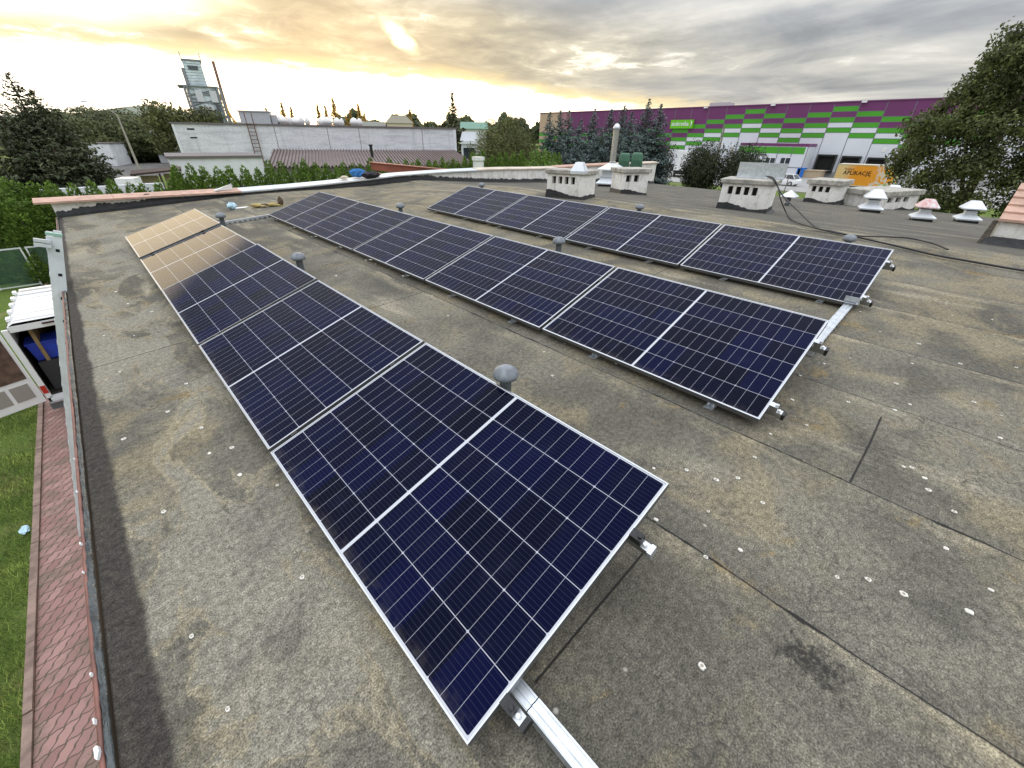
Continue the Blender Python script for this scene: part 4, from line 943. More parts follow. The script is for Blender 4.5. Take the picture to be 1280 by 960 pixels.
# ------------------------------------------------------------------ fence behind the van
def mesh_mat():
    M = bpy.data.materials.new('green_wire_mesh'); M.use_nodes = True; t = NT(M.node_tree); b = t.n['Principled BSDF']
    X, Y, Z = t.sep(t.new('ShaderNodeTexCoord').outputs['Object'])[:3]
    a = t.math('FRACT', t.math('DIVIDE', t.math('ADD', X, Z), .07)); c_ = t.math('FRACT', t.math('DIVIDE', t.math('SUBTRACT', X, Z), .07))
    w_ = t.math('MAXIMUM', t.math('LESS_THAN', a, .13), t.math('LESS_THAN', c_, .13))
    b.inputs['Base Color'].default_value = (.12,.24,.18,1)
    tr = t.new('ShaderNodeBsdfTransparent'); mx = t.new('ShaderNodeMixShader'); t.put(mx.inputs[0], w_)
    t.l.new(tr.outputs[0], mx.inputs[1]); t.l.new(b.outputs[0], mx.inputs[2]); t.l.new(mx.outputs[0], t.n['Material Output'].inputs[0])
    return M
M_mesh = mesh_mat(); M_fpost = mat('pale_fence_steel', (.60,.64,.64), .5, metal=.1)
FY = PZ(20,362,0).y
def fence_panel(x0, w_, label):
    root = empty('mesh_fence', (x0, FY, 0), 0, label, 'fence', 'mesh fence panels behind the van')
    f = MB()
    for q in ((0,.05,.05,1.55),(w_-.05,w_,.05,1.55)): f.box(q[0], q[1], -.025, .025, q[2], q[3])
    f.box(.05, w_-.05, -.02, .02, .08, .12); f.box(.05, w_-.05, -.02, .02, 1.50, 1.55); f.ob('fence_frame', M_fpost, root)
    w2 = MB(); w2.box(.05, w_-.05, -.003, .003, .12, 1.5); w2.ob('wire_mesh', M_mesh, root)
xg = PY(38,330,FY).x
fence_panel(xg-2.45, 1.2, 'green wire mesh fence panel at the left edge behind the van')
fence_panel(xg-1.2, 1.2, 'green wire mesh gate panel left of the paired posts')
fence_panel(xg+.1, 2.4, 'green wire mesh fence panel right of the paired posts behind the ladder')

# ------------------------------------------------------------------ thuja hedge
M_thuja = leafmat('thuja_leaf', (.135,.215,.038), (.062,.115,.020), .55, .25, 1.2)
def thuja_mesh(seed, n=9500):
    rg = np.random.default_rng(seed); z = 1 - np.sqrt(rg.random(n)); z = np.clip(z*1.02, 0, 1)
    a = rg.random(n)*6.283; lump = 1+.16*np.sin(a*3+z*9+seed)+.10*np.sin(a*7-z*14)
    r = (.52*(1-z)**.62*(.65+.35*np.minimum(1, z*6+.5)))*lump*(1-.25*rg.random(n)) + .012
    c = np.stack([r*np.cos(a), r*np.sin(a), z*3.5], 1)
    nr = np.stack([np.cos(a), np.sin(a), .3+0*a], 1) + rg.normal(0, .45, (n,3)); nr /= np.linalg.norm(nr, axis=1)[:,None]
    upv = np.stack([.45*np.cos(a), .45*np.sin(a), np.ones(n)], 1) + rg.normal(0, .3, (n,3)); upv /= np.linalg.norm(upv, axis=1)[:,None]
    sd_ = np.cross(nr, upv); s = (.050*(.6+.8*rg.random(n)))[:,None]
    v = np.stack([c-sd_*s*.45, c+sd_*s*.45, c+sd_*s*.40+upv*s*.9, c+upv*s*1.6, c-sd_*s*.40+upv*s*.9], 1).reshape(-1,3)
    return v, np.arange(5*n).reshape(n,5)
TH = []
for k in range(4):
    root = empty('thuja', (0,0,0), 0, 'x', 'conifer', 'thuja hedge beyond the far parapet')
    v, f = thuja_mesh(60+k); raw_mesh('crown', v, f, M_thuja, root)
    a = MB(); a.tube([(0,0,-.1),(0,0,2.9)], [.05,.01], 6); a.ob('trunk', BARK, root); TH.append(root)
used = [0]*4
def place_thuja(x, y, h, w_, lb):
    k = rnd.randrange(4)
    if used[k]: o = dup(TH[k])
    else: o = TH[k]; used[k] = 1
    o.location = (x, y, 0); o.rotation_euler = (0, 0, rnd.uniform(0, 6.28)); o.scale = (w_, w_, h/3.56); o['label'] = lb
HY = 26.7
tops = [(60,229),(88,231),(112,228),(137,226),(161,230),(177,232),(196,228),(212,226)]
LB1 = 'spire shaped green thuja in the gappy left part of the hedge'; LB2 = 'close set green thuja in the hedge before the brown roof'; LB3 = 'tall dense thuja in the hedge corner at the left edge'; LB4 = 'bright green thuja at the right end of the hedge below the willow'
for x, y in tops:
    p = PY(x, y, HY); place_thuja(p.x, HY+rnd.uniform(-.15,.15), p.z+.1, rnd.uniform(1.35,1.6), LB1)
x = 4.7
x = PY(222,222,HY).x
while x < 21.5:
    z = PY(420,204,HY).z; place_thuja(x, HY+rnd.uniform(-.2,.2), z+rnd.uniform(-.1,.35), rnd.uniform(1.4,1.7), LB2); x += rnd.uniform(.48,.66)
while x < 31.5:
    place_thuja(x, HY+rnd.uniform(-.2,.2), PY(620,194,HY).z+rnd.uniform(-.1,.4), rnd.uniform(1.4,1.7), LB4); x += rnd.uniform(.6,.85)
for (x, y, d) in ((-2,238,24.2),(8,233,25.2),(20,230,24.6),(36,231,25.4),(48,233,24.8),(28,243,23.9),(10,246,23.6),(60,246,24.1),(72,250,24.6)):
    p = P(x, y, d+2.6); place_thuja(p.x, p.y, p.z+rnd.uniform(-.25,.2), rnd.uniform(1.55,1.9), LB3)

x = -7.5
while x < -.3:
    place_thuja(x, 27.4+rnd.uniform(-.15,.15), 3.75+rnd.uniform(-.3,.25), rnd.uniform(1.5,1.8), LB3); x += rnd.uniform(.6,.75)
# ------------------------------------------------------------------ buildings on the far side
def slab_building(name, a, b_, dep, z1, label, wm, top=None, cat='building', z0=-.2):
    """box whose camera side runs from a to b_ (xy)"""
    a, b_ = Vector((a.x, a.y, 0)), Vector((b_.x, b_.y, 0)); d = b_-a; an = math.atan2(d.y, d.x)
    root = empty(name, a, an, label, cat)
    w_ = MB(); w_.box(0, d.length, 0, dep, z0, z1); w_.ob('wall', wm, root)
    if top: t_ = MB(); t_.box(-.15, d.length+.15, -.12, dep+.15, z1+.001, z1+.16); t_.ob('roof_edge', top, root)
    return root, d.length
def stained_white():
    M = bpy.data.materials.new('stained_white_wall'); M.use_nodes = True; t = NT(M.node_tree); b = t.n['Principled BSDF']
    tc = t.new('ShaderNodeTexCoord').outputs['Object']
    a = t.noise(t.mapping(tc, (.22,.22,1.4)), 1.6, 7, .65, .4); v_ = t.noise(t.mapping(tc, (1.6,1.6,.12)), 1.1, 5, .6)
    c = t.mix(t.mapr(a, .42, .66), (.74,.75,.78), (.58,.59,.62)); c = t.mix(t.mapr(v_, .52, .72, 0, .6), c, (.50,.51,.54))
    c = t.mix(1.0, c, t.ramp(t.noise(tc, 5, 5, .7), [(.3,.82),(.7,1.1)]), 'MULTIPLY')
    t.put(b.inputs['Base Color'], c); b.inputs['Roughness'].default_value = .9
    return M
M_stain = stained_white(); M_edge = mat('dark_roof_edge', (.16,.14,.14), .8); M_cleanw = mat('white_plaster', (.74,.76,.80), .85, var=.10, vscale=.8)
A_ = P(230,200,64); B_ = P(571,192,63)
zt = P(400,158,60.5).z
wb, wl = slab_building('white_workshop', A_, B_, 22, zt, 'long white workshop with a stained windowless wall', M_stain, M_edge)
jt = MB()
for u in (.318,.50,.615,.86):
    jt.box(wl*u-.03, wl*u+.03, -.012, -.001, .3, zt-.1)
jt.ob('wall_joint', M_edge, wb)
for u0, u1 in ((wl-.35, wl+.02), (0, .25)): pi = MB(); pi.box(u0, u1, -.06, -.001, 0, zt-.02); pi.ob('corner_strip', M_cleanw, wb)
vt = MB(); vt.box(1.3,2.0,-.02,-.001,zt-.55,zt-.40); vt.box(1.35,2.0,-.02,-.001,zt-1.35,zt-1.22); vt.ob('wall_vent', M_dark, wb)
pp = MB(); pp.tube([(wl*.565,-.1,zt-2.4),(wl*.565,-.1,zt-3.5)], .09, 8); pp.ob('down_pipe', M_edge, wb)
M_rust = mat('rusty_steel', (.16,.08,.05), .8, var=.4)
ld = MB()
lx = wl*.245
for s_ in (-.35,.35): ld.tube([(lx+s_,-.25,.5),(lx+s_,-.25,zt+1.2)], .05, 6)
for k in range(16): ld.tube([(lx-.35,-.25,.8+k*.38),(lx+.35,-.25,.8+k*.38)], .035, 5)
ld.ob('wall_ladder', M_rust, wb)
M_dome = mat('white_dome', (.72,.72,.72), .5, var=.1)
an = wb.rotation_euler.z; inv = wb.matrix_basis.inverted()
domelab = {}
for i, (x, r_) in enumerate(((354,.62),(363,.34),(370,.62),(378,.36),(385,.34),(402,.45),(410,.62),(422,.52),(428,.3),(443,.55),(450,.4))):
    q = P(x, 156, 66+ (i % 3)*1.5); a = MB(); a.lathe([(r_*.75,0),(r_*.8,.25),(r_,.30),(r_*.9,.55),(r_*.6,.82),(r_*.2,.95),(.02,.97)], 14)
    o = tag(a.ob('roof_dome', M_dome, None, (q.x, q.y, zt+.161), smooth=True), 'white domed skylight on the roof of the long stained white workshop', 'skylight', 'white domes on the workshop roof')
q = P(321,150,66.5); a = MB(); a.box(-1.6,1.6,-1,1,0,1.25); a.box(-1.7,1.7,-1.1,1.1,1.251,1.36); a.box(1.7,2.3,-.5,.5,0,1.0); tag(a.ob('roof_cabin', mat('grey_cabin', (.45,.47,.50), .7, var=.15), None, (q.x, q.y, zt+.161), rz=an), 'small grey cabin on the workshop roof beside the wall ladder', 'cabin')
# low brown roof in front of it
er = P(335,209,50); el_ = P(560,207,47)
root = empty('brown_roof_shed', (0,0,0), 0, 'low shed with a brown ribbed metal roof before the white workshop', 'shed')
t0_, t1_ = P(341,187.5,61.5), P(568,188.5,61.2); e0, e1 = P(332,209.5,49.5), P(596,200,50)
zE = (e0.z+e1.z)/2; zT = (t0_.z+t1_.z)/2
t0_.z = t1_.z = zT; e0.z = e1.z = e0.z
rm = MB(); n = 64; lo, hi2 = [], []
for i in range(n+1):
    for k, up_ in ((0,0),(.22,.0),(.34,.15),(.62,.15),(.74,0)):
        u = min(1, (i+k)/n); lo.append(e0.lerp(e1, u)+Vector((0,0,up_))); hi2.append(t0_.lerp(t1_, u)+Vector((0,0,up_)))
rm.rings([lo, hi2], cap=False, close=False); rm.ob('ribbed_roof', mat('brown_roof_sheet', (.155,.115,.105), .55, var=.2, vscale=.5), root)
fa = MB(); fa.hexa([e0+Vector((0,.2,-.35)), e1+Vector((0,.2,-.35)), e1+Vector((0,.5,-.35)), e0+Vector((0,.5,-.35))], [e0+Vector((0,.2,-.03)), e1+Vector((0,.2,-.03)), e1+Vector((0,.5,-.03)), e0+Vector((0,.5,-.03))]); fa.ob('fascia', M_edge, root)
wl_ = MB(); f0, f1 = e0+Vector((0,1.0,0)), e1+Vector((0,1.0,0)); g0, g1 = t0_, t1_
wl_.hexa([Vector((q.x,q.y,-.1)) for q in (f0,f1,g1,g0)], [Vector((q.x,q.y,q.z-.25)) for q in (f0,f1,g1,g0)]); wl_.ob('wall', M_cleanw, root)
ch = P(464,187,55); a = MB(); a.lathe([(.16,-.6),(.16,.75),(.22,.76),(.22,.9)], 10); o = a.ob('flue', M_black, root); o.location = (ch.x, ch.y, ch.z-.4)
# white annex
a0, a1 = P(219,222,46), P(333,220,46.5); zA = P(270,197.5,46).z
slab_building('white_annex', a0, a1, 8, zA, 'small flat roofed white annex left of the brown roof', M_cleanw, M_edge)
# red beam on posts
b0, b1 = P(463,203.5,23.6), P(606,216.5,17.0)
b1.x = b0.x; zB = b0.z
b1.y = 13.72
root = empty('red_beam', (b0.x, b1.y, 0), 0, 'long red brown painted beam on posts between the parapet and the hedge', 'beam')
a = MB(); a.box(0, .14, 0, b0.y-b1.y, zB-.30, zB); a.box(-.05, .19, 0, b0.y-b1.y+.1, zB+.001, zB+.035); a.ob('beam', mat('red_brown_paint', (.25,.065,.045), .6, var=.3, vscale=2, stretch=(1,.3,1)), root)
for yy_ in (.1, (b0.y-b1.y)*.93): a = MB(); a.box(.02,.12,yy_,yy_+.12,-.05,zB-.301); a.ob('post', M_rust, root)
# white boundary wall behind the hedge on the left, white thing at the gap
q0, q1 = P(40,240,30), P(205,233,31); a = MB(); zz_ = P(120,234,30).z
slab_building('boundary_wall', q0, q1, .25, zz_, 'low white boundary wall glimpsed between the thuja spires', M_cleanw, None, 'wall')
q = PZ(163,236); r0 = P(160,236,33); a = MB(); a.box(-.42,.42,0,1.3,.35,P(160,223,33).z); 
root = empty('trailer_box', (r0.x, r0.y, 0), R(-20), 'white box trailer behind the hedge near the lamp post', 'trailer'); a.ob('box_body', M_whitepaint, root)
for s_ in (-.34,.34): w_ = MB(); w_.rings([[(s_+dx_, .7+.3*math.cos(i*.4488), .3+.3*math.sin(i*.4488)) for i in range(14)] for dx_ in (-.09,.09)]); w_.ob('wheel', M_rubber, root)
# canopy shelter (dark roof, tan panels)
r0 = P(205,226,40); root = empty('shelter', (r0.x, r0.y, 0), R(-10), 'open shelter with a dark lean-to roof and tan panels beside the annex', 'shelter')
zz_ = P(205,216,40).z; a = MB(); a.hexa([(-1.7,0,zz_-.15),(1.2,0,zz_+.1),(1.2,1.5,zz_+.2),(-1.7,1.5,zz_)], [(-1.7,0,zz_-.03),(1.2,0,zz_+.22),(1.2,1.5,zz_+.32),(-1.7,1.5,zz_+.12)]); a.ob('roof', mat('dark_brown_board', (.05,.03,.025), .8), root)
a = MB(); a.box(-1.5,-.3,.8,.9,0,zz_-.2); a.box(.05,1.1,.8,.9,0,zz_-.1); a.ob('tan_panel', mat('tan_board', (.45,.36,.25), .85, var=.15), root)
for x in (-1.5,-.12,1.05): a = MB(); a.box(x-.06,x+.06,.1,.22,0,zz_-.15+max(0,(x+1.7)*.06)); a.ob('post', mat('dark_brown_board'), root)
# white shed and far buildings
a0, a1 = P(96,208,118), P(147,206,116); slab_building('white_shed', a0, a1, 8, P(120,179.5,117).z, 'white flat roofed shed between the dark spruces and the dome crowned trees', M_cleanw, M_edge, 'shed')
a0, a1 = P(197,192,125), P(236,190,125); slab_building('white_hall', a0, a1, 20, P(215,163,125).z, 'far white hall behind the dome crowned trees', M_cleanw, None)
fb = MB()
a0, a1 = P(484,160,160), P(516,160,160); r_, _ = slab_building('cream_hall', a0, a1, 18, P(500,154,160).z, 'cream hall with a shallow gable far behind the white workshop', mat('cream_wall', (.6,.52,.42), .85), None)
L_ = (a1-a0).length; a = MB(); zc_ = P(500,154,160).z; a.hexa([(-.5,-.3,zc_+.01),(L_+.5,-.3,zc_+.01),(L_+.5,18,zc_+.01),(-.5,18,zc_+.01)], [(L_*.2,-.3,zc_+2),(L_*.75,-.3,zc_+2.2),(L_*.75,18,zc_+2.2),(L_*.2,18,zc_+2)]); a.ob('roof', mat('pale_roof', (.55,.5,.45), .7), r_)
a0, a1 = P(452,158,170), P(482,158,170); slab_building('pale_hall', a0, a1, 18, P(468,152,170).z, 'pale grey flat hall behind the skylight domes', mat('pale_grey_wall', (.5,.5,.5), .85), None)
a0, a1 = P(578,172,120), P(608,170,120); r_, _ = slab_building('green_roof_barn', a0, a1, 12, P(590,161,120).z, 'barn with a green metal roof behind the tall spruce', M_cleanw, None, 'barn')
L_ = (a1-a0).length; zc_ = P(590,161,120).z; a = MB(); a.hexa([(-.5,-.5,zc_),(L_+.5,-.5,zc_),(L_+.5,12.5,zc_),(-.5,12.5,zc_)], [(-.5,5.9,zc_+1.6),(L_+.5,5.9,zc_+1.6),(L_+.5,6.1,zc_+1.6),(-.5,6.1,zc_+1.6)]); a.ob('roof', mat('green_roof', (.10,.22,.16), .6), r_)
# small white gabled house by the spruce
a0, a1 = P(577,193,72), P(597,193,72); r_, L_ = slab_building('white_house', a0, a1, 8, P(590,180,72).z, 'small white house with stepped roofs right of the tall spruce', M_cleanw, None, 'house')
zc_ = P(590,180,72).z; a = MB(); a.hexa([(-.3,-.3,zc_+.001),(L_+.2,-.3,zc_+.001),(L_+.2,4,zc_+.001),(-.3,4,zc_+.001)], [(.3,-.3,zc_+.35),(L_-.6,-.3,zc_+.35),(L_-.6,4,zc_+.35),(.3,4,zc_+.35)])
a.hexa([(-.2,2,zc_+.4),(L_,2,zc_+.4),(L_,8,zc_+.4),(-.2,8,zc_+.4)], [(.2,2,zc_+1.6),(L_-.2,2,zc_+1.6),(L_-.2,8,zc_+1.6),(.2,8,zc_+1.6)]); a.ob('stepped_roof', mat('white_roof_sheet', (.7,.72,.75), .6), r_)
a = MB(); a.box(.3,L_-.4,-.02,-.001,1.0,zc_-.5); a.ob('window', M_glass, r_)
q = P(598,205,30.5); a = MB(); zq = P(598,196,30.5).z; a.lathe([(.33,0),(.36,zq-.25),(.42,zq-.2),(.42,zq),(.05,zq+.02)], 16); tag(a.ob('water_tank', M_whitepaint, None, (q.x,q.y,0)), 'white cylindrical tank between the hedge and the willow', 'tank')
# green ribbed boxes behind the parapet end
for i, (x0, x1, lb) in enumerate(((773,787,'left of two green ribbed containers behind the far parapet'),(788,803,'right of two green ribbed containers behind the far parapet'))):
    dG = 23.0; c0, c1 = P(x0,204,dG), P(x1,204,dG); zt_ = P((x0+x1)/2,191.5+i*-.5,dG).z; wd = (c1-c0).length
    root = empty('green_container', (c0.x, c0.y, 0), math.atan2(c1.y-c0.y, c1.x-c0.x), lb, 'container', 'green containers by the flue')
    a = MB(); a.sqlathe([(wd*.5,0),(wd*.5,zt_-.30),(wd*.46,zt_-.12),(wd*.40,zt_)], c=(wd/2,wd/2,0)); bevel(a.ob('container_body', mat('green_plastic', (.055,.15,.09), .6, var=.2, vscale=4), root), .05, 2)
    a = MB()
    for k in range(5): a.box(wd*(.08+k*.2), wd*(.14+k*.2), -.03, .0, .2, zt_-.32)
    a.ob('rib_set', mat('green_plastic'), root)
# tower plant
d_ = 118; bt = P(267,156,d_); root = empty('steel_tower', (bt.x, bt.y, 0), R(-12), 'grey steel asphalt plant tower with a narrow upper stage and a mast', 'tower')
def ZT(y, x=262): return P(x, y, d_).z
wd = .118*d_/60; u_ = (P(285,150,d_)-P(240,150,d_)).length/2
M_tow = mat('tower_cladding', (.60,.68,.71), .6, metal=.0, var=.3, vscale=.6); M_towd = mat('tower_steel', (.24,.26,.28), .6, metal=.0); M_towl = mat('tower_light_panel', (.70,.82,.86), .5, var=.2, vscale=.7)
z0, z1, z2 = ZT(157), ZT(111), ZT(78, 246)
a = MB(); a.box(-u_*.78, u_*.72, -3, 3, z0*.2, z1); a.ob('lower_stage', M_tow, root)
a = MB(); a.box(-u_*.58, u_*.28, -2.2, 2.2, z1+.01, z2); a.ob('upper_stage', M_towl, root)
a = MB()
for k in range(9): z = z1 + (z2-z1)*k/9; a.box(-u_*.62, u_*.32, -2.3, 2.3, z+.02, z+.28)
a.ob('stage_ring', M_tow, root)
a = MB(); a.box(-u_*1.25, u_*.85, -3.3, 3.3, z1+.02, z1+.22)
for x in (-u_*.95,-u_*.8,u_*.78,u_*.95): a.tube([(x,-3.1,z0*.2),(x*.97,-3.1,z1)], .22, 6)
for k in range(5): z = z0+(z1-z0)*k/5; a.box(-u_*.98, u_*.98, -3.2, -3.0, z, z+.2)
a.ob('platform_frame', M_towd, root)
a = MB(); a.box(-u_*.45,-u_*.08,-3.4,-3.02,z1-2.4,z1-.5); a.box(u_*.30,u_*.66,-3.4,-3.02,z1-2.4,z1-.5); a.box(-u_*.3,u_*.3,-3.5,-3.02,z0+1.2,z0+3.3); a.ob('hopper', mat('pale_hopper', (.62,.64,.66), .6), root)
for q in ((u_*.45,u_*.60,-3.45,-3.2,z0+.5,z0+3.8), (-u_*.4,u_*.1,-2.4,-2.31,z2-1.4,z2-.8), (-.2,.2,-3.2,-3.02,z1-6.5,z1-6.1), (.3,.7,-3.2,-3.02,z1-8.5,z1-8.1)):
    a = MB(); a.box(*q); a.ob('dark_opening', mat('grey_opening', (.10,.11,.12), .8), root)
a = MB()
for k in range(4):
    za, zb = z0+(z1-z0)*k/4, z0+(z1-z0)*(k+1)/4
    for s_ in (-1, 1): a.tube([(-u_*.95*s_,-3.15,za),(u_*.95*s_,-3.15,zb)], .09, 5)
a.ob('cross_brace', M_towd, root)
a = MB(); a.box(-u_*.78,-u_*.6,-2.4,2.4,z2-3.8,z2-1.2); a.box(-u_*.65,u_*.38,-2.4,2.4,z2+.01,z2+.2)
for x in (-u_*.62, u_*.36): a.tube([(x,-2.3,z2),(x,-2.3,z2+1.2)], .07, 5)
a.ob('top_gantry', M_towd, root)
xm = u_*1.0; a = MB(); a.tube([(xm,-1,z0*.3),(xm,-1,ZT(78,273))], .26, 8); a.ob('mast', mat('brown_mast', (.22,.13,.10), .7), root)
a = MB(); a.tube([(u_*.8,-3.1,z1-1),(u_*1.25,-3.1,z0)], .15, 6); a.tube([(u_*.95,-3.1,z1-4),(u_*1.4,-3.1,z0)], .15, 6); a.ob('stair_brace', mat('yellow_steel', (.55,.32,.06), .6), root)

# lamp post on the left, poles on the right
pb_ = P(176,216,86); zt_ = P(142,140,86).z; root = empty('street_lamp', (pb_.x, pb_.y, 0), 0, 'tall concrete street lamp with a long arm beside the yard road', 'street lamp')
a = MB(); a.tube([(0,0,-.1),(0,0,zt_*.55),(0,0,zt_*.95),(-.3,0,zt_)], [.17,.13,.09,.08], 10); a.ob('pole', mat('pole_concrete', (.36,.33,.29), .9), root)
he = P(112,127.5,86); hx = he.x-pb_.x; a = MB(); a.tube([(-.3,0,zt_),(hx*.5,(he.y-pb_.y)*.5,(zt_+he.z)/2+.15),(hx,he.y-pb_.y,he.z)], [.06,.05,.045], 6); a.ob('arm', mat('pole_concrete'), root)
a = MB(); a.hexa([(hx-.9,he.y-pb_.y-.16,he.z-.05),(hx+.1,he.y-pb_.y-.1,he.z-.08),(hx+.1,he.y-pb_.y+.1,he.z-.08),(hx-.9,he.y-pb_.y+.16,he.z-.05)], [(hx-.8,he.y-pb_.y-.12,he.z+.12),(hx+.1,he.y-pb_.y-.07,he.z+.06),(hx+.1,he.y-pb_.y+.07,he.z+.06),(hx-.8,he.y-pb_.y+.12,he.z+.12)]); a.ob('lamp_head', mat('lamp_grey', (.5,.52,.55), .5), root)
pb_ = PZ(903,229); dd_ = math.hypot(pb_.x, pb_.y); zt_ = P(913,184,dd_).z; root = empty('concrete_pole', pb_, 0, 'short A-shaped concrete utility pole between the round shrubs', 'pole')
a = MB(); a.tube([(0,0,-.1),(0,-.15,zt_)], [.16,.10], 8); a.ob('main_post', mat('pole_concrete'), root); a = MB(); a.tube([(0,-1.6,-.1),(0,-.25,zt_*.97)], [.14,.09], 8); a.ob('brace_post', mat('pole_concrete'), root)
a = MB(); a.lathe([(.12,zt_+.001),(.10,zt_+.3),(.03,zt_+.35)], 8, (0,-.15,0)); a.ob('insulator', M_whitepaint, root)
q = P(893,212,72); a = MB(); zt_ = P(907,156,72).z; a.tube([(0,0,0),(0,0,zt_)], [.16,.10], 8); tag(a.ob('wooden_pole', mat('grey_timber', (.22,.19,.16), .9), None, (q.x,q.y,0)), 'slender timber pole before the warehouse, behind the left round shrub', 'pole')
for i, (x, y, h) in enumerate(((978,246,2.2),(961,243,2.0),(1009,248,2.0),(849,233,1.4),(896,236,1.2))):
    q = PZ(x, y); a = MB(); a.tube([(0,0,-.05),(0,0,h)], .05, 6); a.box(-.06,.06,-.06,.06,h+.001,h+.05); tag(a.ob('fence_post', mat('pole_concrete') if i > 2 else M_edge, None, q), ['dark steel post left of the small pyramid cowl','dark steel post right behind the cable chimney','dark steel post before the parked white car','pale post at the edge of the road by the shrub','pale post by the corner of the cable chimney'][i], 'post', 'posts along the road')

# ------------------------------------------------------------------ warehouse
WX = 100.0
def WZ(px, py): return PX(px, py, WX).z
def WYv(px, py): return PX(px, py, WX).y
ztop = PX(1044.5,128.4,WX).z
M_pur = mat('purple_cladding', (.150,.030,.130), .45, var=.06, vscale=.2); M_grn = mat('green_cladding', (.062,.33,.018), .45, var=.06, vscale=.2); M_wht = mat('white_cladding', (.68,.71,.77), .5, var=.05, vscale=.2)
M_join = mat('cladding_joint', (.16,.15,.18), .7); M_tan = mat('orange_light_tan', (.50,.36,.26), .6); M_pink = mat('orange_light_pink', (.38,.17,.22), .6)  # tan and pink end columns: orange reflected light painted into the cladding colour
wh = empty('warehouse', (WX, 0, 0), 0, 'huge warehouse clad in purple, green and white blocks', 'warehouse')
CWD = 3.68; yj = PX(1044.5,128.4,WX).y; RH = .80; TOP0 = .55
fac = MB(); jm = MB()
NS = {-1:2, 0:1, 1:2, 2:3, 3:4, 4:3, 5:2, 6:3, 7:4}
def ncol(i):          # purple rows at the top of column i; i = 0 lies just left (+y) of the joint yj
    s = {-2:2,-1:1,0:2,1:3,2:2,3:1,4:2,5:3,6:4,7:5,8:6,9:5,10:6,11:7,12:6}
    if i in s: return s[i]
    if i < -2: return [3,4,3,2,1,2][(-i-3) % 6]
    return 7 if i % 2 else 6
i0, i1 = -24, 19
for i in range(i0, i1):
    ya, yb = yj + i*CWD, yj + (i+1)*CWD; n = ncol(i)
    z = ztop; seq = [(TOP0 + (n-1)*RH, 0)] + [(RH*(1.05 if k == 0 else .95), k) for k in (1,0,1,2,1)]
    for h, ci in seq:
        if n >= 4 and ci == 2 and n > 5: ci = 0
        fac.cur = ci
        if i >= 17 and ci == 0: fac.cur = 3
        elif i == 16 and ci == 0: fac.cur = 4
        fac.quad((0,ya,z),(0,yb,z),(0,yb,z-h),(0,ya,z-h)); 
        jm.box(-.02,-.004,ya,yb,z-h-.03,z-h+.03); z -= h
    fac.cur = 2 if i < 17 else 3
    fac.quad((0,ya,z),(0,yb,z),(0,yb,0),(0,ya,0))
    jm.box(-.03,-.002,ya-.05,ya+.05,0,ztop-.1)
fac.cur = 3; YA, YB = yj+i0*CWD, yj+i1*CWD
fac.quad((0,YB,0),(60,YB,0),(60,YB,ztop),(0,YB,ztop)); fac.cur = 0; fac.quad((0,YA,0),(60,YA,0),(60,YA,ztop),(0,YA,ztop)); fac.quad((0,YA,ztop),(0,YB,ztop),(60,YB,ztop),(60,YA,ztop)); fac.quad((60,YA,0),(60,YB,0),(60,YB,ztop),(60,YA,ztop))
fac.ob('clad_wall', [M_pur, M_grn, M_wht, M_tan, M_pink], wh)
jm.ob('cladding_joint', M_join, wh)
rc = MB(); rc.box(-.12,.3,YA,YB,ztop+.002,ztop+.18); rc.ob('roof_edge', mat('purple_edge', (.16,.04,.14), .5), wh)
sk_ = MB(); sk_.box(-.10,-.035,YA,YB,0,.9); sk_.ob('plinth', mat('grey_plinth', (.33,.33,.34), .9), wh)
lt = MB()
for px in (883,966,1078): yl = WYv(px,136); lt.box(-.6,-.05,yl-.35,yl+.35,ztop-.15,ztop+.12)
lt.ob('flood_light', M_whitepaint, wh)
rv = MB(); yl = WYv(893,133); rv.box(2,5,yl-2,yl+2,ztop+.01,ztop+.9); rv.ob('roof_unit', mat('pale_grey_wall'), wh)
# loading doors
for px, pya, pyb in ((1036,195,219),(1066,197,222),(1098,199,224)):
    q0, q1 = PX(px-11,pya,WX), PX(px+9,pya,WX); zt_ = q0.z; a = MB(); a.box(-.06,-.032,q1.y,q0.y,1.2,zt_); dd_ = a.ob('loading_door', M_dark, wh)
    a = MB(); w_ = .28; a.box(-.5,-.033,q1.y-w_,q1.y-.002,1.1,zt_+w_); a.box(-.5,-.033,q0.y+.002,q0.y+w_,1.1,zt_+w_); a.box(-.5,-.033,q1.y,q0.y,zt_+.002,zt_+w_); a.box(-.6,-.11,q1.y-.3,q0.y+.3,.7,1.1); a.ob('dock_seal', M_black, dd_)
# entrance block in front
EXX = 95.0
ye0, ye1 = PX(1011,183,EXX).y, PX(925,183,EXX).y; ze = PX(985,183,EXX).z; eb = MB()
eb.cur = 2; eb.box(EXX-WX, -.04, ye0, ye1, 0, ze); eb.cur = 0; eb.box(EXX-WX-.06, -.1, ye0-.06, ye1, ze+.002, ze+.45); eb.cur = 1
nb_ = 5; wv_ = (ye1-ye0)/nb_
eb.box(EXX-WX-.03, EXX-WX-.003, ye0+.35, ye1, ze-1.15, ze-.1)
eb.ob('entrance_block', [M_pur, M_grn, M_wht], wh)
ej = MB()
for k in range(nb_+1): ej.box(EXX-WX-.05, EXX-WX-.032, ye0+k*wv_-.05, ye0+k*wv_+.05, .1, ze-.05)
ej.box(EXX-WX-.05, EXX-WX-.032, ye0, ye1, 1.5, 1.6); ej.ob('panel_joint', M_join, wh)
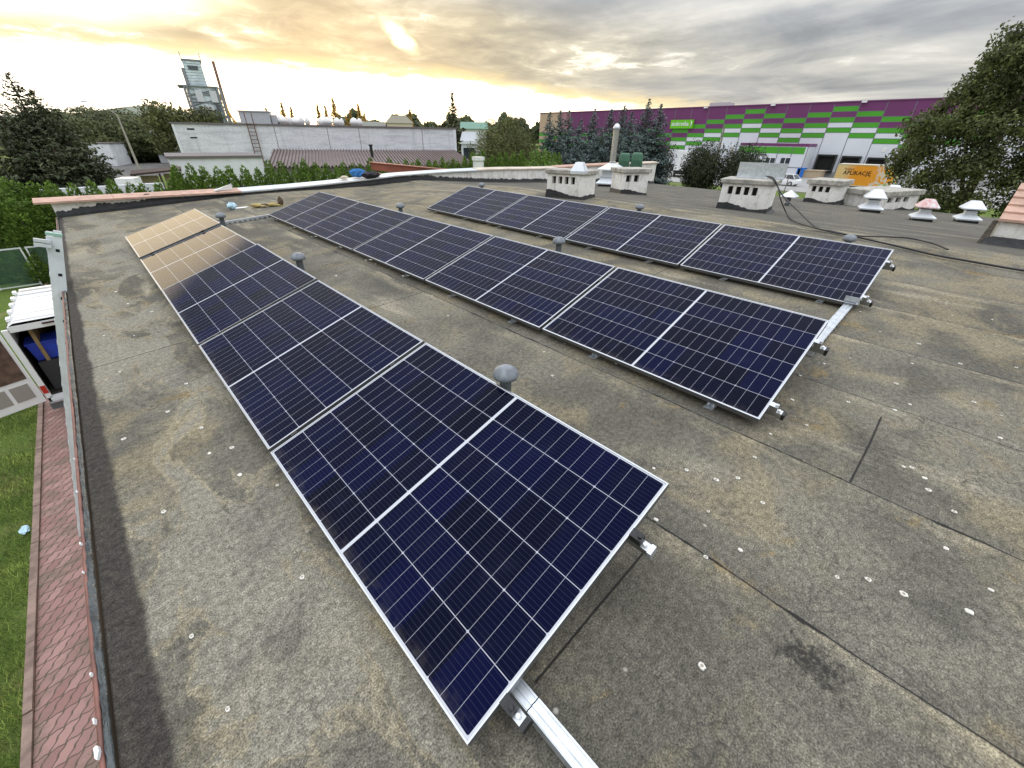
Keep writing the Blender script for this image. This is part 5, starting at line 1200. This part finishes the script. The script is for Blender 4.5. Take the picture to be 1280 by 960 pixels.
for px in (982,963):
    q0, q1 = PX(px-5,197,EXX), PX(px+3,208,EXX); a = MB(); zc_ = q0.z; a.box(EXX-WX-.06,EXX-WX-.033,q1.y,q0.y,q1.z,zc_); w_ = a.ob('window', M_glass, wh)
    a = MB(); yc = (q0.y+q1.y)/2
    a.box(EXX-WX-.08,EXX-WX-.061,q1.y-.08,q0.y+.08,zc_-.02,zc_+.1); a.box(EXX-WX-.08,EXX-WX-.061,yc-.05,yc+.05,q1.z,zc_-.021); a.box(EXX-WX-.08,EXX-WX-.061,q1.y-.08,q0.y+.08,q1.z-.1,q1.z-.001); a.ob('window_frame', M_whitepaint, w_)
# sign with white lettering
q0, q1 = PX(839,150,WX-.5), PX(865,160.5,WX-.5)
sg = MB(); sw_ = q0.y-q1.y; sh_ = q0.z-q1.z; sg.box(WX-.5-WX, -.05, q1.y, q0.y, q1.z, q0.z); sign = sg.ob('shop_sign', mat('bright_green_sign', (.14,.50,.01), .4), wh)
MT = Matrix.Translation((-.52, q0.y-sw_*.05, q1.z+sh_*.32)) @ Matrix(((0,0,-1,0),(-1,0,0,0),(0,1,0,0),(0,0,0,1)))
tx = text_mesh('sign_lettering', 'stokrotka', 1.0, M_whitepaint, sign, Matrix(), .01)
co = np.array([v.co for v in tx.data.vertices]); k = sw_*.76/(co[:,0].max()-co[:,0].min()); tx.data.transform(MT @ Matrix.Scale(k, 4) @ Matrix.Diagonal((1,1.12,1,1)))
pt_ = MB(); yq = q1.y+sw_*.11; zq = q1.z+sh_*.5; 
pts_ = [(-.53, yq-sw_*.045*math.sin(a)*(1 if a < 2.2 else .6), zq+sh_*.33*math.cos(a)) for a in [i*.3 for i in range(11)]]
pt_.tube(pts_, [.03+.10*math.sin(math.pi*i/10) for i in range(11)], 6); pt_.ob('petal_mark', M_whitepaint, sign)
# small leaf emblem on a green block
q = PX(1106,187,WX); a = MB(); a.add([(-.06,q.y+.35,q.z-.35),(-.06,q.y-.1,q.z-.35),(-.06,q.y-.38,q.z+.1),(-.06,q.y-.2,q.z+.4),(-.06,q.y+.3,q.z+.3)], [(0,1,2,3,4)]); a.ob('leaf_emblem', M_whitepaint, wh)

# ------------------------------------------------------------------ vehicles and things in the yard
def car(name, p, rz, bm_, label, cat='car'):
    root = empty(name, p, rz, label, cat)
    def sec(x, zb, zt, w_): return [(x,-w_,zb),(x,w_,zb),(x,w_*1.0,(zb+zt)/2),(x,w_*.9,zt),(x,-w_*.9,zt),(x,-w_,(zb+zt)/2)]
    a = MB(); a.rings([sec(-2.1,.35,.75,.75), sec(-1.9,.25,.90,.85), sec(0,.25,.95,.88), sec(1.1,.25,.92,.86), sec(1.95,.28,.78,.80), sec(2.15,.35,.62,.7)]); a.ob('body', bm_, root)
    a = MB(); a.hexa([(-1.75,-.78,.90),(1.05,-.78,.93),(1.05,.78,.93),(-1.75,.78,.90)], [(-1.25,-.62,1.44),(.25,-.62,1.46),(.25,.62,1.46),(-1.25,.62,1.44)]); a.ob('window_band', M_glass, root)
    a = MB(); a.box(-1.28,.28,-.63,.63,1.445,1.50)
    for x0, x1 in ((-1.75,-1.25),(1.05,.25),(-.45,-.45)):
        for s_ in (-1,1): a.tube([(x0,s_*.79,.92),(x1,s_*.63,1.46)], .04, 5)
    a.ob('roof', bm_, root)
    for x in (-1.3,1.35):
        for s_ in (-.80,.80):
            w_ = MB(); w_.rings([[(x+.31*math.cos(i*.4488), s_+q_, .31+.31*math.sin(i*.4488)) for i in range(14)] for q_ in (-.1,.1)]); wo = w_.ob('wheel', M_rubber, root)
            h_ = MB(); h_.rings([[(x+.19*math.cos(i*.4488), s_+q_, .31+.19*math.sin(i*.4488)) for i in range(14)] for q_ in (-.106,.106)]); h_.ob('rim', M_galv, wo)
    a = MB(); a.box(2.08,2.14,-.62,-.35,.55,.68); a.ob('headlight', M_glass, root); a = MB(); a.box(2.08,2.14,.35,.62,.55,.68); a.ob('headlight', M_glass, root)
    return root
car('parked_car', PZ(970,233,.02) + Vector((3,0,0)), R(80), M_whitepaint, 'white car parked before the warehouse, above the small pyramid cowl')
q = PZ(846,214,.02); car('parked_car', q, R(100), mat('black_car_paint', (.02,.02,.025), .3, coat=.5), 'dark car below the white lorry beside the round shrub')
# white lorry
d_ = 84; q0, q1 = P(843,204,d_), P(863,203,d_); an = math.atan2(q1.y-q0.y, q1.x-q0.x); root = empty('lorry', (q0.x,q0.y,0), an, 'white box lorry between the spruces and the round shrub', 'lorry'); L_ = (q1-q0).length
zt_ = P(855,189,d_).z; a = MB(); a.box(0, L_, 0, 6, 1.1, zt_); a.ob('cargo_box', M_whitepaint, root); a = MB(); a.box(.1, L_-.1, .1, 5.9, .5, 1.09); a.ob('chassis', M_black, root)
for x in (.3, L_-.3):
    for y in (1, 4.5): w_ = MB(); w_.rings([[(x+q_, y+.5*math.cos(i*.4488), .5+.5*math.sin(i*.4488)) for i in range(14)] for q_ in (-.15,.15)]); w_.ob('wheel', M_rubber, root)
# orange trailer with advert
d_ = 64; q0, q1 = P(1040,238,d_), P(1112,244,d_); q0.z = q1.z = 0
TXX = 63.0; y0_, y1_ = PX(1043,220,TXX).y, PX(1120,222,TXX).y; zb_, zt_ = PX(1075,232,TXX).z, PX(1075,206.5,TXX).z
trl = empty('trailer', (TXX, y0_, 0), 0, 'orange lorry trailer printed with a large advert behind the chimneys', 'trailer'); L_ = y0_-y1_
def orange():
    M = bpy.data.materials.new('orange_print'); M.use_nodes = True; t = NT(M.node_tree); b = t.n['Principled BSDF']
    tc = t.new('ShaderNodeTexCoord').outputs['Object']; X, Y, Z = t.sep(tc)[:3]
    u = t.math('DIVIDE', t.math('MULTIPLY', Y, -1.0), L_)
    c = t.mix(t.mapr(t.math('ADD', u, t.math('MULTIPLY', t.math('SUBTRACT', t.noise(tc, 1.5, 4), .5), .25)), .12, .34), (.72,.52,.26), (.78,.30,.015))
    c = t.mix(t.mapr(t.noise(t.mapping(tc,(1,1,1),(3,3,3)), .8, 4), .5, .7, 0, .6), c, (.80,.42,.06))
    c = t.mix(t.math('MULTIPLY', t.mapr(u, .60, .66), t.mapr(t.noise(tc, 2.1, 5, .6, .5), .48, .56)), c, (.66,.62,.58))
    c = t.mix(t.math('MULTIPLY', t.mapr(u, .74, .80), t.mapr(t.noise(t.mapping(tc,(1,1,1),(8,2,1)), 1.8, 4, .6, .5), .50, .58)), c, (.30,.52,.10))
    t.put(b.inputs['Base Color'], c); b.inputs['Roughness'].default_value = .45
    return M
a = MB(); a.box(0, 2.5, -L_, 0, zb_, zt_); body = a.ob('trailer_body', orange(), trl)
a = MB(); a.box(-.02,2.52,-L_,.0,zt_+.001,zt_+.07); a.box(-.02,-.001,-L_,0,zb_-.10,zb_-.001); a.ob('trailer_rail', mat('pale_rail', (.55,.5,.42), .6), trl)
MT = lambda u, v: Matrix.Translation((-.012, -L_*u, zb_+(zt_-zb_)*v)) @ Matrix(((0,0,-1,0),(-1,0,0,0),(0,1,0,0),(0,0,0,1)))
hT = zt_-zb_; M_print = mat('dark_print', (.025,.012,.008), .6); M_print2 = mat('brown_print', (.30,.15,.05), .6)
text_mesh('advert_lettering', 'APLIKACJĘ', hT*.27, M_print, body, MT(.13,.52), .004)
text_mesh('advert_lettering', 'Pobierz', hT*.15, M_print2, body, MT(.13,.75), .004)
a = MB(); a.box(.3,2.2,-L_+.5,-.5,.55,zb_-.11); a.ob('chassis', M_black, trl)
for y in (-L_*.18,-L_*.30,-L_*.42):
    for x in (.15,2.35): w_ = MB(); w_.rings([[(x+q_, y+.48*math.cos(i*.4488), .48+.48*math.sin(i*.4488)) for i in range(14)] for q_ in (-.14,.14)]); w_.ob('wheel', M_rubber, trl)
q0, q1 = PX(998,215,96), PX(1006,215,96); a = MB(); ya, yb = q1.y, q0.y; z1_ = PX(1002,210,96).z; root = empty('skip_container', (96, ya, .02), 0, 'bright blue container beside the loading doors of the warehouse', 'container')
a.sqlathe([(1,0),(1,z1_)], c=(0,(yb-ya)/2,0), ay=(yb-ya)/2); a.ob('container_body', mat('bright_blue', (.01,.16,.60), .5), root); a = MB(); a.box(-1.05,-1.001,.0,yb-ya,z1_-.15,z1_+.05); a.box(-1.05,-1.001,-.05,.1,0,z1_-.16); a.box(-1.05,-1.001,yb-ya-.1,yb-ya+.05,0,z1_-.16); a.ob('rim', mat('bright_blue'), root)
q = PX(1013,216,96); a = MB(); a.sqlathe([(1.2,0),(1.2,1.1),(1.3,1.1),(1.3,1.25),(1.15,1.25)], ay=1.3); tag(a.ob('pallet_stack', mat('tan_board'), None, (96.5,q.y-.3,.02)), 'low tan crate stack right of the blue container', 'crates')

# ------------------------------------------------------------------ trees
M_spruce = leafmat('dark_spruce', (.068,.080,.036), (.032,.042,.020), .55, .15, .5)
M_blue_s = leafmat('blue_spruce', (.120,.160,.148), (.048,.072,.070), .55, .12, .6)
M_olive = leafmat('olive_leaf', (.150,.160,.060), (.078,.090,.032), .5, .3, .5)
M_dome_l = leafmat('dome_tree_leaf', (.115,.130,.050), (.052,.066,.026), .5, .2, .25)
M_shrub = leafmat('dark_shrub', (.045,.058,.024), (.020,.028,.012), .55, .15, .5)
M_big = leafmat('big_tree_leaf', (.125,.148,.052), (.050,.064,.024), .5, .3, .5)
M_bright = leafmat('bright_bush', (.12,.20,.03), (.07,.125,.022), .5, .3, .6)
# dark spruces on the left
for i, (px, pt, d, rad, lb) in enumerate(((8,90,44,3.6,'tallest dark spruce at the left edge'), (38,112,43,3.3,'dark spruce right of the tallest one at the left edge'), (70,140,42,3.0,'shorter dark spruce beside the white shed'), (-14,120,42,3.2,'dark spruce cut by the left edge of the picture'), (92,178,41,2.2,'lowest dark spruce, in front of the white shed'), (55,165,40,2.6,'squat dark spruce in front of the dark spruce group'))):
    top = P(px, pt, d); conifer('spruce', (top.x, top.y, 0), top.z, rad, M_spruce, lb, 'dark spruces on the left', seed=100+i, sz=.17, dens=1.0)
# dome crowned trees
for i, (px, pt, d, rx, lb) in enumerate(((88,140,132,11.2,'left dome crowned tree behind the white shed'), (130,135,134,11.899999999999999,'middle dome crowned tree behind the street lamp'), (172,150,132,9.799999999999999,'right dome crowned tree above the yard road'))):
    top = P(px, pt, d); h = top.z
    broadleaf('dome_tree', (top.x, top.y, 0), [(0,0,h*.50,rx,rx*.9,h*.50), (rx*.35,-1,h*.36,rx*.7,rx*.7,h*.34), (-rx*.35,-1,h*.38,rx*.7,rx*.7,h*.36)], 30000, .27, M_dome_l, lb, group='dome crowned trees', seed=40+i, trunk=.3, shell=.22, spread=.45)
p = P(57,138,100); broadleaf('far_tree', (p.x,p.y,0), [(0,0,p.z-3,4,4,3.2)], 1600, .36, M_dome_l, 'small round tree behind the dome crowned trees', seed=61, trunk=.2)
p = P(203,124,112); h = p.z
broadleaf('leafy_tree', (p.x,p.y,0), [(-1,0,h*.72,4,4,h*.28),(3.2,0,h*.62,3.4,3.4,h*.28),(6.5,0,h*.70,2.6,2.6,h*.24),(0,0,h*.4,4.5,4,h*.25)], 7000, .30, M_olive, 'loose leafy tree left of the steel tower', seed=62, trunk=.3, shell=.8)
p = P(224,180,66); broadleaf('shrub', (p.x,p.y,0), [(0,0,1.6,1.0,1.0,1.6),(.3,0,3.0,.8,.8,1.2)], 1500, .16, M_shrub, 'narrow dark shrub at the left corner of the white workshop', seed=63, cat='shrub', trunk=.08)
# far conifers above the workshop, sunset backlight put into their needle colour
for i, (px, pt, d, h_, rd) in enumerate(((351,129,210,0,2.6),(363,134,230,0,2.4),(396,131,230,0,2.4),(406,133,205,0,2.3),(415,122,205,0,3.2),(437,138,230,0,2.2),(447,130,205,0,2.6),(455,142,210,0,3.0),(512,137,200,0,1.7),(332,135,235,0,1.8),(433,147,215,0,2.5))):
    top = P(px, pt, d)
    conifer('far_conifer', (top.x, top.y, 0), top.z, rd, leafmat('conifer_sunset_tint', (.48,.33,.10), (.28,.20,.07), .3, .5, .3), 'far conifer coloured with golden backlight on the horizon above the white workshop', 'far conifers above the workshop', seed=140+i, sz=.7, dens=.35)
# tall spruce and willow
top = P(565,117,78); conifer('spruce', (top.x,top.y,0), top.z, 4.0, leafmat('olive_spruce', (.075,.080,.035), (.036,.042,.019), .5, .2, .5), 'tall spruce with a thin leader at the right end of the white workshop', seed=170, sz=.34, dens=.55, power=1.25)
p = P(632,150,52); h = p.z
broadleaf('willow', (p.x,p.y,0), [(0,0,h*.62,3.4,3.2,h*.40),(2.3,0,h*.50,2.4,2.4,h*.42),(-2.4,0,h*.48,2.2,2.2,h*.40),(0,-1.5,h*.40,3.6,2.4,h*.38),(.8,0,h*.95,1.1,1.1,h*.12)], 22000, .15, M_olive, 'broad olive green willow behind the hedge', seed=64, trunk=.28, shell=.6, aspect=.22)
p = P(678,186,33); h = p.z; broadleaf('bush', (p.x,p.y,0), [(0,0,h*.55,1.6,1.4,h*.45),(1.1,0,h*.42,1.1,1.1,h*.40),(-1.2,0,h*.40,1.0,1,h*.38)], 5000, .10, M_bright, 'bright yellow green bush at the end of the hedge', seed=65, cat='bush', trunk=.08)
# blue spruces
sp = [(688,140,57,2.2),(701,138,58,2.4),(712,138,56,2.6),(727,150,53,3.0),(744,136,58,2.6),(765,137,57,2.6),(781,132,58,2.7),(791,140,55,2.4),(812,124,58,3.1),(827,130,56,2.9),(752,160,51,2.9),(800,165,50,2.4),(700,170,51,2.6),(775,168,50,2.6),(724,172,49,2.2)]
spl = ['leftmost blue spruce before the warehouse','second blue spruce from the left','third blue spruce from the left, thin topped','broad blue spruce right of the thin topped trio','blue spruce behind the flue, left of it','blue spruce just behind the top of the steel flue','blue spruce right of the steel flue','shorter blue spruce right of the flue','tallest blue spruce, left of the green sign','blue spruce rightmost in the row, by the green sign','low front blue spruce left of the flue','low front blue spruce above the green containers','low front blue spruce at the left of the row','low front blue spruce behind the flue base','lowest front blue spruce above the four slot chimney']
for i, (px, pt, d, rad) in enumerate(sp):
    top = P(px, pt, d); conifer('blue_spruce', (top.x,top.y,0), top.z, rad, M_blue_s, spl[i], 'blue spruces before the warehouse', seed=180+i, sz=.165, dens=1.15)
# round shrubs
for i, (px, pt, d, rx, lb) in enumerate(((886,174,57,2.55,'left of two round dark shrubs before the warehouse'),(936,178,57,2.5,'right of two round dark shrubs before the warehouse'),(834,168,58,1.6,'reddish green small tree beside the tallest blue spruces'))):
    top = P(px, pt, d); h = top.z; broadleaf('round_shrub', (top.x,top.y,0), [(0,0,h*.5,rx,rx,h*.5),(rx*.4,0,h*.4,rx*.7,rx*.7,h*.4),(-rx*.4,0,h*.42,rx*.7,rx*.7,h*.42)], 14000 if i < 2 else 4000, .10, M_shrub if i < 2 else leafmat('reddish_leaf', (.075,.055,.025), (.03,.035,.015), .5, .25, .5), lb, group='round dark shrubs' if i < 2 else None, seed=70+i, cat='shrub', trunk=.15)
p = P(830,222,24); h = 3.1; broadleaf('leafy_bush', (p.x,p.y,0), [(0,0,1.5,.75,.75,1.5),(.5,-.3,1.1,.6,.6,1.1)], 1800, .12, M_bright, 'green leafy bush beyond the parapet end by the chimney', seed=74, cat='bush', trunk=.05)
# big tree at the right
BD = 33; tp = P(1290,20,BD)
base = P(1205,250,BD); bl = []
rb_ = random.Random(77)
spots = []
fixed = [(1268,48),(1250,72),(1285,75),(1232,92),(1262,98),(1215,108),(1195,122),(1178,136),(1240,120),(1210,140),(1285,110),(1300,60),(1163,158),(1150,176),(1190,160),(1225,150),(1260,140),(1135,196),(1122,214),(1120,236),(1165,190),(1275,165),(1150,225)]
spots = [(x, y, rb_.uniform(.55,.95), rb_.uniform(-.8,.8)) for x, y in fixed]
while len(spots) < 84:
    x = rb_.uniform(1108, 1330); y = rb_.uniform(60, 262)
    left = 1290 - (y-22)*1.35 if y < 130 else 1144 - (y-130)*.55 if y < 200 else 1104 + (y-200)*.25
    if x < left + 14 + 10*rb_.random(): continue
    spots.append((x, y, rb_.uniform(.45, .95) if y < 150 else rb_.uniform(.6, 1.15), rb_.uniform(-.9, .9)))
for (x, y, r_, dd_) in spots:
    q = P(x, y, BD+dd_*2) - Vector((base.x, base.y, 0)); bl.append((q.x, q.y, q.z, r_, r_, r_*.85))
broadleaf('big_tree', (base.x, base.y, 0), bl, 52000, .080, M_big, 'big dark leafy tree at the right edge hiding the warehouse', seed=90, trunk=.26, shell=.9, trunk_h=P(1262,60,BD).z, aspect=.55)
